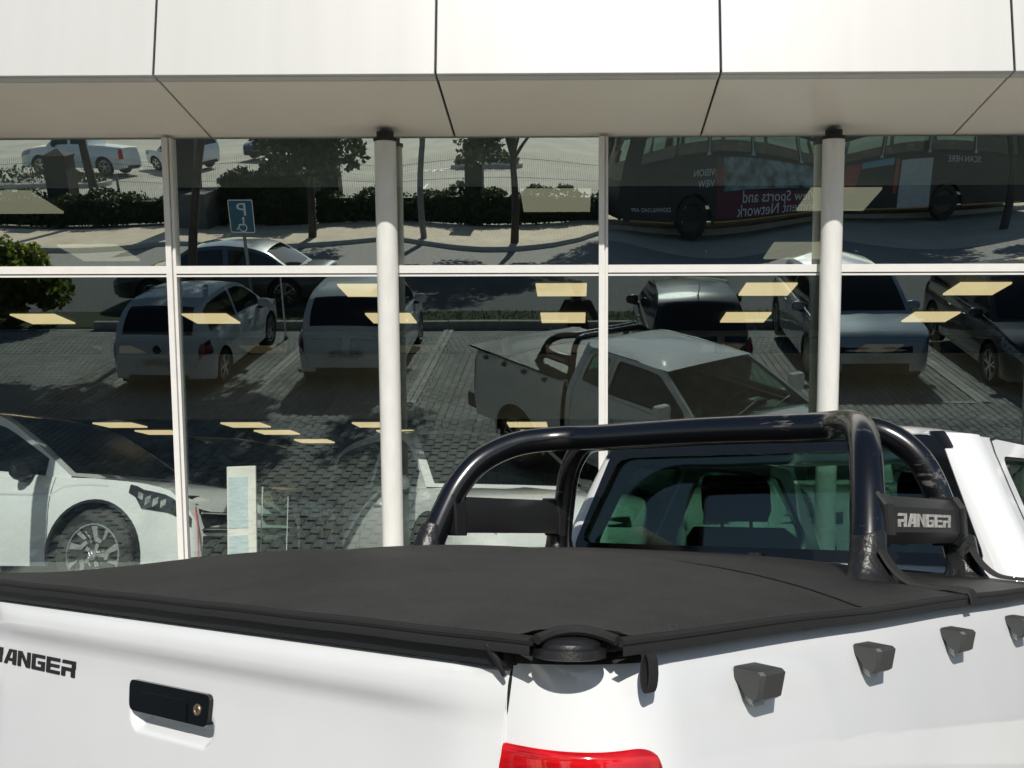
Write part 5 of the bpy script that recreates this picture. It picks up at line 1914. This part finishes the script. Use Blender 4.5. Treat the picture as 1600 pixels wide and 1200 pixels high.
def gate_pillar(x, y, h, wdt, label):
    p = empty('brick_pillar', (x, y, zg(y)))
    tag(p, label, 'pillar', 'dark brick pillars in the fence line')
    part('shaft', M['pillar'], p, lambda b: b.box((0, 0, h / 2), (wdt, wdt, h)))
    part('cap', M['pillar'], p, lambda b: (b.box((0, 0, h + .03), (wdt + .08, wdt + .08, .06), bev=.01), b.rings([[(sx_ * (wdt / 2 + .02) * k, sy_ * (wdt / 2 + .02) * k, h + .06 + (1 - k) * .2) for sx_, sy_ in ((-1, -1), (1, -1), (1, 1), (-1, 1))] for k in (1, .1)])))
gate_pillar(-9.0, -24.0, 2.3, .62, 'dark brick pillar right of the round tree crown')
gate_pillar(-3.6, -23.6, 2.3, .60, 'dark brick pillar left of the middle tree')
gate_pillar(-18.6, -23.6, 2.0, .75, 'dark brick pillar at far left beside the leaning trunk')
gate_pillar(-13.3, -22.0, 3.6, .72, 'tall dark brick pillar beside the left mullion')
pw = tag(part('planter_wall', M['stone'], None, lambda b: (b.box((-12.95, -21.6, zg(-19) + .6), (1.2, 1.8, 1.25), bev=.02))), 'low grey planter wall in front of the tall pillar', 'wall')
tag(part('utility_box', M['pole'], None, lambda b: (b.box((-12.6, -31.5, zg(-19) + .6), (1.3, .7, 1.3), bev=.03), b.box((-12.6, -31.5, zg(-19) + 1.28), (1.4, .8, .06), bev=.01))), 'grey utility box in the far car park', 'box')
ux = empty('gate_post', (-11.2, -31.0, zg(-19)))
tag(ux, 'thick pale post on a wide block in the far car park', 'post')
part('shaft', M['pole'], ux, lambda b: b.box((0, 0, 2.4), (.45, .45, 3.2), bev=.02))
part('block', M['pole'], ux, lambda b: b.box((0, 0, .42), (1.05, 1.0, .9), bev=.04))

# welded mesh fence between the pillars
fc = empty('mesh_fence', (0, -23.9, zg(-19)))
tag(fc, 'fine grey welded mesh fence behind the hedge', 'fence')
b = MB()
xx = -24.0
while xx < 2.5:
    b.box((xx, 0, 1.0), (.006, .006, 2.0))
    xx += .075
for z in (.15, .7, 1.25, 1.8):
    b.box((-10.75, 0, z), (26.5, .010, .012))
o = b.build('mesh_panel', M['fence'], fc)
o['kind'] = 'stuff'

# paint in the far car park
def stripe(x0, y0, x1, y1, w_, zz):
    d = Vector((x1 - x0, y1 - y0)).normalized()
    e = Vector((-d.y, d.x)) * w_ / 2
    return [(x0 + e.x, y0 + e.y, zz), (x1 + e.x, y1 + e.y, zz), (x1 - e.x, y1 - e.y, zz), (x0 - e.x, y0 - e.y, zz)]
zz = zg(-19) - .016 + .006
b = MB()
for q in ((-8.7, -26.5, -8.9, -33.5), (-11.2, -26.6, -11.4, -31.6), (-6.3, -26.5, -6.5, -33.5), (-14.2, -27, -14.4, -33), (-4.0, -26.5, -4.1, -33)):
    b.add(stripe(*q, .12, zz), [(0, 1, 2, 3)])
b.add(stripe(-26, -41.5, -15, -43.5, .14, zz), [(0, 1, 2, 3)])
b.add(stripe(-22.6, -40.6, -26.5, -44.5, .14, zz), [(0, 1, 2, 3)])
b.add(stripe(-13, -38.2, -5.5, -38.6, .14, zz), [(0, 1, 2, 3)])
o = b.build('parking_lines', M['roadpaint'])
tag(o, 'white bay lines painted on the far car park', 'road markings', kind='structure')
for wd_, px, py, a in (('NO', -20.6, -43.2, 0.0), ('STOP', -4.2, -37.6, 0.0)):
    o = text_mesh('ground_lettering', wd_, 2.6 if wd_ == 'NO' else 1.3, M['roadpaint'], None, frame((-1, 0, 0), (0, -1, 0), (px, py, zz + .004)), 'LEFT', .002, 1.0)
    tag(o, 'white letters painted on the far car park by the %s' % ('far pickup' if wd_ == 'NO' else 'round tree'), 'road marking', kind='structure')

# kerbed islands with low planting
def island(x, y, lx, ly, label):
    p = empty('planted_island', (x, y, zg(-19) - .016))
    tag(p, label, 'planter')
    part('kerb', M['kerb'], p, lambda b: b.prism(rpoly(-lx / 2, -ly / 2, lx / 2, ly / 2, min(lx, ly) * .45, 6), lambda u_, v_, d: (u_, v_, d), 0, .16))
    q = MB()
    for k in range(900):
        u_, v_ = rnd.uniform(-lx / 2 + .2, lx / 2 - .2), rnd.uniform(-ly / 2 + .2, ly / 2 - .2)
        leaf_quad(q, (u_, v_, .16 + rnd.uniform(0, .55) * (1 - (2 * u_ / lx) ** 2)), rnd.uniform(.05, .12))
    o_ = q.build('planting', M['hedge'], p)
    o_['kind'] = 'stuff'

def leaf_quad(b, c, s):
    d = Vector((rnd.gauss(0, 1), rnd.gauss(0, 1), rnd.gauss(0, 1) + .3)).normalized()
    e = d.cross(Vector((rnd.gauss(0, 1), rnd.gauss(0, 1), rnd.gauss(0, 1)))).normalized()
    f = d.cross(e)
    c = Vector(c)
    b.add([c - e * s, c + f * s * .6, c + e * s, c - f * s * .6], [(0, 1, 2, 3)])
island(-4.4, -38.6, 3.4, 1.6, 'kerbed planted island under the middle tree in the far car park')
island(-24.8, -33.5, 7.0, 2.2, 'kerbed planted island at far left of the far car park')

# ------------------------------------------------------------------ hedges and trees
def hedge(x0, x1, y, h, dpt, n, label):
    root = empty('clipped_hedge', ((x0 + x1) / 2, y, zg(-19) + .1))
    tag(root, label, 'hedge', 'hedges along the sidewalk')
    b = MB()
    L_ = x1 - x0
    ph = rnd.uniform(0, 6)
    for k in range(n):
        x = rnd.uniform(-L_ / 2, L_ / 2)
        top = h * (.86 + .12 * math.sin(x * 2.1 + ph) + .08 * math.sin(x * 5.3 + ph))
        r_ = rnd.random()
        if r_ < .5:
            yy, z = dpt / 2 + rnd.gauss(0, .05) + .08 * math.sin(x * 3), rnd.uniform(0, top)
        elif r_ < .85:
            yy, z = rnd.uniform(-dpt / 2, dpt / 2), top + rnd.gauss(0, .05)
        else:
            yy, z = rnd.uniform(-dpt / 2, dpt / 2), rnd.uniform(0, top)
        leaf_quad(b, (x, yy, z), rnd.uniform(.04, .085))
    b.box((0, 0, h * .38), (L_ * .99, dpt * .7, h * .76))
    o_ = b.build('foliage', M['hedge'], root)
    c = MB()
    for k in range(int(L_ * 2)):
        x = -L_ / 2 + (k + .5) * .5
        c.tube([(x, 0, -.1), (x + rnd.uniform(-.1, .1), rnd.uniform(-.05, .05), h * .5)], .015, 5)
    q = c.build('stems', M['bark'], root)
    q['kind'] = 'stuff'
hedge(-24, -13.9, -22.6, .95, 1.0, 9000, 'dark clipped hedge at far left behind the leaning trunk')
hedge(-12.3, -9.4, -22.7, 1.9, 1.3, 5000, 'tall dark hedge between the planter wall and the round tree')
hedge(-9.3, 1.2, -22.9, 1.0, 1.0, 9500, 'long dark hedge behind the lamp post and middle tree')
hedge(1.6, 20, -29.5, 1.0, 1.0, 6000, 'hedge beyond the bus bay at right')

def tree(x, y, h, base, rad, crown_z, n, lean_, label, lm_='leaf', tr=.10, flat=.7, z0=None, clumps=26, ry=1.0, big=1.0):
    z = zg(y) + (.1 if y < -17 else 0) if z0 is None else z0
    root = empty('street_tree', (x, y, z))
    tag(root, label, 'tree', 'trees along the road')
    b = MB()
    top = Vector((lean_[0] * h, lean_[1] * h, h))
    mid = Vector((lean_[0] * base * .55 + rnd.uniform(-.06, .06), lean_[1] * base * .5, base * .5))
    fork = Vector((lean_[0] * base, lean_[1] * base, base))
    b.tube(smooth_path([(0, 0, -.15), tuple(mid), tuple(fork)], 5), [tr * 1.35 - tr * .5 * k / 10 for k in range(11)], 10)
    C = []
    cc = Vector((lean_[0] * crown_z, lean_[1] * crown_z, crown_z))
    for k in range(clumps):
        d = Vector((rnd.gauss(0, 1), rnd.gauss(0, 1), rnd.gauss(0, 1))).normalized()
        q = cc + Vector((d.x * rad, d.y * rad * ry, d.z * rad * flat)) * rnd.uniform(.35, .95)
        C.append((q, rad * big * rnd.uniform(.20, .38)))
    for q, r_ in C[:9]:
        b.tube(smooth_path([tuple(fork - Vector((0, 0, .05))), tuple(fork.lerp(q, .5) + Vector((0, 0, .15))), tuple(q)], 4), [tr * .55 - tr * .45 * k / 8 for k in range(9)], 6)
    b.build('trunk', M['bark'], root, True)
    b = MB()
    per = n // clumps
    for q, r_ in C:
        for k in range(per):
            d = Vector((rnd.gauss(0, 1), rnd.gauss(0, 1), rnd.gauss(0, 1))).normalized() * r_ * rnd.uniform(.3, 1.1) ** .6
            leaf_quad(b, q + d, rnd.uniform(.05, .12) * min(1.2, (rad / 1.6) ** .5))
    b.build('crown', M[lm_], root)
tree(-2.0, -18.9, 8.0, 2.2, 2.3, 4.7, 15000, (.0, 0), 'street tree with dark round crown in the middle of the reflected sidewalk', flat=1.15, clumps=46)
tree(-8.7, -19.6, 8.0, 2.0, 2.4, 4.6, 16000, (.02, 0), 'street tree with broad low crown behind the parking sign', flat=1.2, clumps=52)
tree(-17.2, -23.2, 7.0, 3.4, 1.9, 5.2, 4200, (-.10, 0), 'bare leaning street tree trunk at far left in front of the far pickup', tr=.13)
tree(1.3, -22.3, 6.2, 2.6, 1.7, 4.5, 4200, (-.03, 0), 'street tree beside the front of the bus')
tree(3.4, -25.2, 9.0, 3.2, 3.2, 6.4, 14000, (.03, 0), 'tall street tree added to shade the front half of the bus', flat=.75, clumps=46, tr=.13, big=.75)  # added tree, its crown out of view, to darken bus and road
tree(9.6, -26.8, 9.0, 3.2, 3.4, 6.6, 14000, (.0, 0), 'tall street tree added to shade the rear half of the bus', flat=.75, clumps=46, tr=.13, big=.75)  # second added tree, also there for the shade on bus and road
tree(14.5, -21.5, 7.0, 2.8, 2.3, 4.6, 5200, (0, 0), 'leafy street tree at far right shading the road')
tree(-11.2, -27.6, 6.0, 2.2, 1.9, 4.0, 4200, (.05, 0), 'dark tree behind the fence beside the tall pillar')
tree(-8.2, -6.35, 7.6, 3.9, 5.4, 6.2, 34000, (.22, .0), 'tall spreading tree on the verge behind the left mullion, shading the left bays', tr=.075, flat=.28, clumps=90, ry=.45, big=.42)
tree(-11.25, -5.75, 1.7, .35, .95, .88, 8000, (0, 0), 'low yellow green bush at the left edge by the bays', lm_='yleaf', flat=.72, clumps=44, tr=.05)

# ------------------------------------------------------------------ the bus
BA = R(-15.3)
bz = zg(-19) + .02
bx = empty('city_bus', (1.83, -20.45, bz), BA)
tag(bx, 'dark city bus with advertising wrap standing in the bus bay, mirrored in the upper glass', 'bus')
# local: x along the side towards its far end, y = 0 the near side, body at negative y
BL, BW_, BHt = 15.4, 2.5, 3.25
bwin = [(.55, 1.62), (1.70, 2.70), (2.82, 4.22), (4.34, 5.84), (5.96, 7.50), (7.62, 9.26), (9.40, 11.05), (11.18, 12.85), (12.98, 14.6)]
arches = [2.32, 11.9]
def bside(y0, y1):
    def fn(b):
        out = [(0.12, .36)]
        for a in arches:
            out += [(a - .60, .36)] + [(a + .60 * math.cos(PI - PI * k / 12), .46 + .60 * math.sin(PI * k / 12)) for k in range(13)] + [(a + .60, .36)]
        out += [(BL, .36), (BL, 3.0), (BL - .1, BHt - .05), (.3, BHt - .05), (.02, 2.9), (0, .7)]
        holes = [rounded([(a, 1.93), (c, 1.93), (c, 2.58), (a, 2.58)], .06)[::-1] for a, c in bwin]
        b.plate(out, holes, lambda x, z, d: (x, d, z), y0, y1)
    return fn
part('near_side', M['bus'], bx, bside(-.04, 0))
part('far_side', M['bus'], bx, bside(-BW_, -BW_ + .04))
part('roof', M['bus'], bx, lambda b: b.grid(lambda i, j: (BL * i, -BW_ * j, BHt - .05 + .10 * math.sin(PI * j) ** .6), 6, 12), True)
part('floor', M['rubber'], bx, lambda b: b.box((BL / 2, -BW_ / 2, .55), (BL - .2, BW_ - .12, .25)))
part('front_end', M['bus'], bx, lambda b: (b.box((.03, -BW_ / 2, 1.0), (.06, BW_ - .08, 1.2)), b.box((.05, -BW_ / 2, 2.98), (.1, BW_ - .08, .36)), b.box((BL - .03, -BW_ / 2, 1.7), (.06, BW_ - .08, 2.7))))
part('windscreen', M['busglass'], bx, lambda b: b.grid(lambda i, j: (.04 - .10 * math.sin(PI * i), -.08 - (BW_ - .16) * i, 1.6 + 1.2 * j), 10, 2), True)
for a, c in bwin:
    part('window', M['busglass'], bx, lambda b: b.box(((a + c) / 2, -.02, 2.255), (c - a + .02, .008, .67)))
    part('window', M['busglass'], bx, lambda b: b.box(((a + c) / 2, -BW_ + .02, 2.255), (c - a + .02, .008, .67)))
for (a, c), (d, e) in zip(bwin[1:-1], bwin[2:]):
    m_ = (c + d) / 2
    part('window_post', M['buspost'], bx, lambda b: b.prism([(m_ - .07, 1.86), (m_ + .07, 1.86), (m_ + .022, 1.98), (m_ + .022, 2.52), (m_ + .08, 2.62), (m_ - .08, 2.62), (m_ - .022, 2.52), (m_ - .022, 1.98)], lambda x, z, d_: (x, d_, z), .001, .014))
sm_ = MB()
sm_.box((0, 0, 1.15), (.45, .44, .12), bev=.03)
sm_.box((-.18, 0, 1.5), (.12, .44, .8), bev=.04)
smesh = sm_.mesh('seat', M['seat'])
for k in range(13):
    for y in (-.55, -1.95):
        o = link('seat', smesh, bx)
        o.location = (3.2 + k * .86, y, 0)
ty, dk, rm = wheel_mesh(.50, .30, 'plain')
for a in arches:
    for y in (-.20, -BW_ + .20):
        wo_ = link('wheel', ty, bx)
        wo_.location = (a, y, .50)
        if y < -1:
            wo_.rotation_euler = (0, 0, PI)
        link('hub', M and dk, wo_)
part('wine_panel', M['buswine'], bx, lambda b: b.prism([(3.06, .46), (7.4, .46), (7.4, 1.05), (3.25, 1.05), (3.25, 1.80), (3.06, 1.80)], lambda x, z, d: (x, d, z), .001, .004))
part('picture_panel', M['buspic'], bx, lambda b: b.prism([(3.27, 1.06), (7.5, 1.20), (7.5, 1.80), (3.27, 1.80)], lambda x, z, d: (x, d, z), .001, .004))
part('red_panel', M['busred'], bx, lambda b: b.prism([(8.1, .9), (8.55, .9), (8.66, 1.80), (8.1, 1.80)], lambda x, z, d: (x, d, z), .001, .004))
part('sky_panel', M['bussky'], bx, lambda b: b.box((9.25, .003, 1.72), (1.15, .004, .18)))
part('red_panel', M['busred'], bx, lambda b: b.box((9.98, .003, 1.30), (.14, .004, .95)))
part('pale_panel', M['buspost'], bx, lambda b: b.prism([(10.12, .40), (11.28, .40), (11.28, 1.72), (10.12, 1.72)], lambda x, z, d: (x, d, z), .001, .004))
part('gold_line', M['busgold'], bx, lambda b: (b.box((1.0, .003, .40), (1.4, .006, .035)), b.box((7.1, .003, .40), (8.2, .006, .035)), b.box((13.6, .003, .40), (2.2, .006, .035))))
part('logo_mark', M['busred'], bx, lambda b: (b.prism([(3.02 - .42, 1.55), (3.02 - .28, 1.55), (3.02 - .16, 1.25), (3.02 - .24, 1.25)], lambda x, z, d: (x + .30, d, z), .001, .005),
                                             b.prism([(3.02 - .10, 1.55), (3.02 + .04, 1.55), (3.02 - .17, 1.20), (3.02 - .24, 1.24)], lambda x, z, d: (x + .34, d, z), .006, .009)))
def btext(s, size, x, z, m=None, xs=1.0):
    text_mesh('lettering', s, size, m or M['bustext'], bx, frame((-1, 0, 0), (0, 0, 1), (x, .006, z)), 'LEFT', .002, xs)
btext('VISION', .22, 2.98, 1.42)
btext('VIEW', .22, 2.98, 1.18)
btext('Vision View Sports and', .40, 7.35, .79, xs=.92)
btext('Entertainment Network', .40, 7.35, .48, xs=.92)
btext('SCAN HERE', .24, 13.1, 1.60)
btext('iPhone', .22, 3.2, 2.66)
btext('android', .22, 1.92, 2.66)
btext('DOWNLOAD OUR APP', .22, 6.5, 2.70)
btext('DOWNLOAD APP', .155, 1.62, .66)
part('logo_mark', M['bustext'], bx, lambda b: (b.prism([(3.34 + .085 * math.cos(2 * PI * k / 20) * (1 if not (8 <= k <= 11) else .62), 2.735 + .085 * math.sin(2 * PI * k / 20)) for k in range(20)], lambda x, z, d: (x, d, z), .004, .007),
                                              b.prism([(3.34, 2.83), (3.37, 2.86), (3.33, 2.875)], lambda x, z, d: (x, d, z), .004, .007)))
part('door', M['rubber'], bx, lambda b: (b.box((.62, .004, 1.15), (.02, .006, 1.5)), b.box((1.62, .004, 1.15), (.02, .006, 1.5)), b.box((1.12, .004, 1.90), (1.0, .006, .02))))
part('mirror_arm', M['plastic'], bx, lambda b: (b.tube([(.02, -.1, 2.75), (-.25, .12, 2.8), (-.32, .16, 2.5)], .025, 8), b.box((-.32, .16, 2.35), (.14, .2, .36), bev=.04)), True)

# ------------------------------------------------------------------ the photographer
def skin_body(name, m, parent, joints, bones, sub=2):
    me = bpy.data.meshes.new(name)
    me.from_pydata([j[0] for j in joints], bones, [])
    o = bpy.data.objects.new(name, me)
    col.objects.link(o)
    md = o.modifiers.new('skin', 'SKIN')
    md.use_smooth_shade = True
    for i, j in enumerate(joints):
        r_ = j[1]
        me.skin_vertices[0].data[i].radius = r_ if isinstance(r_, tuple) else (r_, r_)
    me.skin_vertices[0].data[0].use_root = True
    sb_ = o.modifiers.new('sub', 'SUBSURF')
    sb_.levels = sub
    sb_.render_levels = sub
    dg = bpy.context.evaluated_depsgraph_get()
    new = bpy.data.meshes.new_from_object(o.evaluated_get(dg))
    bpy.data.objects.remove(o)
    new.materials.clear()
    new.materials.append(m)
    for p in new.polygons:
        p.use_smooth = True
    return link(name, new, parent)
zp = zg(-.36)
per = empty('person', (0.02, -.36, zp))
tag(per, 'person in dark clothes holding a phone up to photograph, reflected in the glass', 'person')
hz = 1.52 - zp
J = [((0, .02, .92), (.15, .11)), ((0, .0, 1.12), (.14, .10)), ((0, -.01, 1.30), (.17, .11)), ((0, 0, 1.44), (.07, .07)), ((0, .02, 1.52), (.05, .052)),
     ((-.17, 0, 1.40), (.065, .065)), ((-.27, .06, 1.16), (.048, .048)), ((-.12, .27, 1.44), (.032, .036)), ((-.075, .31, 1.50), (.024, .036)),
     ((.17, 0, 1.40), (.065, .065)), ((.27, .06, 1.16), (.048, .048)), ((.12, .27, 1.44), (.032, .036)), ((.075, .31, 1.50), (.024, .036)),
     ((-.10, .02, .86), (.105, .11)), ((-.12, .05, .48), (.065, .07)), ((-.13, 0, .10), (.042, .045)), ((-.14, .14, .045), (.045, .032)),
     ((.10, .02, .86), (.105, .11)), ((.12, .05, .48), (.065, .07)), ((.13, 0, .10), (.042, .045)), ((.14, .14, .045), (.045, .032))]
Bn = [(0, 1), (1, 2), (2, 3), (3, 4), (2, 5), (5, 6), (6, 7), (7, 8), (2, 9), (9, 10), (10, 11), (11, 12), (0, 13), (13, 14), (14, 15), (15, 16), (0, 17), (17, 18), (18, 19), (19, 20)]
body = skin_body('body', M['cloth'], per, J, Bn)
hd = skin_body('head', M['skin'], per, [((0, .03, 1.52), .052), ((0, .035, 1.58), (.068, .075)), ((0, .03, 1.66), (.078, .092)), ((0, .015, 1.72), (.066, .08))], [(0, 1), (1, 2), (2, 3)])
part('nose', M['skin'], hd, lambda b: b.rings([[(-.008, .112, 1.655), (.008, .112, 1.655), (.006, .11, 1.66)], [(-.016, .118, 1.615), (.016, .118, 1.615), (0, .134, 1.622)], [(-.010, .112, 1.605), (.010, .112, 1.605), (0, .118, 1.606)]]), True)
part('ear', M['skin'], hd, lambda b: b.lathe([(.001, -.01), (.03, -.006), (.032, .006), (.001, .01)], (-.082, .02, 1.635), axis='x', n=14), True)
part('ear', M['skin'], hd, lambda b: b.lathe([(.001, -.01), (.03, -.006), (.032, .006), (.001, .01)], (.082, .02, 1.635), axis='x', n=14), True)
part('eye', M['signwhite'], hd, lambda b: b.lathe([(.001, -.012), (.010, -.006), (.012, 0), (.010, .006), (.001, .012)], (-.03, .098, 1.652), axis='y', n=12), True)
part('eye', M['signwhite'], hd, lambda b: b.lathe([(.001, -.012), (.010, -.006), (.012, 0), (.010, .006), (.001, .012)], (.03, .098, 1.652), axis='y', n=12), True)
part('mouth', M['amber'], hd, lambda b: b.box((0, .112, 1.580), (.045, .01, .010), bev=.004), True)
part('hair', M['hair'], hd, lambda b: b.grid(lambda i, j: ((lambda t, p: (.088 * math.sin(t) * math.cos(p), .015 + .102 * math.sin(t) * math.sin(p), 1.665 + .095 * math.cos(t)))(PI * (.02 + .52 * i) - (.16 * PI * i if math.sin(2 * PI * j) > .25 else 0), 2 * PI * j)), 12, 24), True)
for s in (-1, 1):
    palm = skin_body('hand', M['skin'], per, [((s * .078, .305, 1.485), (.018, .032)), ((s * .078, .325, 1.525), (.016, .036)), ((s * .078, .33, 1.56), (.013, .03))], [(0, 1), (1, 2)], 1)
    for k, (dz, ln) in enumerate(((-.035, .055), (-.012, .062), (.011, .065), (.034, .058))):
        x0 = s * .086
        part('finger', M['skin'], palm, lambda b: b.tube(smooth_path([(x0, .325, 1.535 + dz), (x0 + s * .004, .352, 1.54 + dz), (x0 - s * .012, .366, 1.542 + dz), (x0 - s * .03, .366, 1.543 + dz)], 4), [.009, .009, .009, .0088, .0088, .0085, .0083, .008, .008, .0078, .0075, .007, .005], 8), True)
    part('thumb', M['skin'], palm, lambda b: b.tube(smooth_path([(s * .078, .31, 1.50), (s * .066, .318, 1.535), (s * .05, .322, 1.56)], 4), [.0105, .0105, .010, .010, .0098, .0095, .009, .008, .006], 8), True)
ph = empty('phone', (0.0, -.019, CAMH - .012))
tag(ph, 'black phone held up by the person', 'phone')
part('body', M['frit'], ph, lambda b: b.box((0, 0, 0), (.150, .0075, .073), bev=.0035), True)
part('screen', M['carglass'], ph, lambda b: b.box((0, -.0042, 0), (.142, .001, .067)))
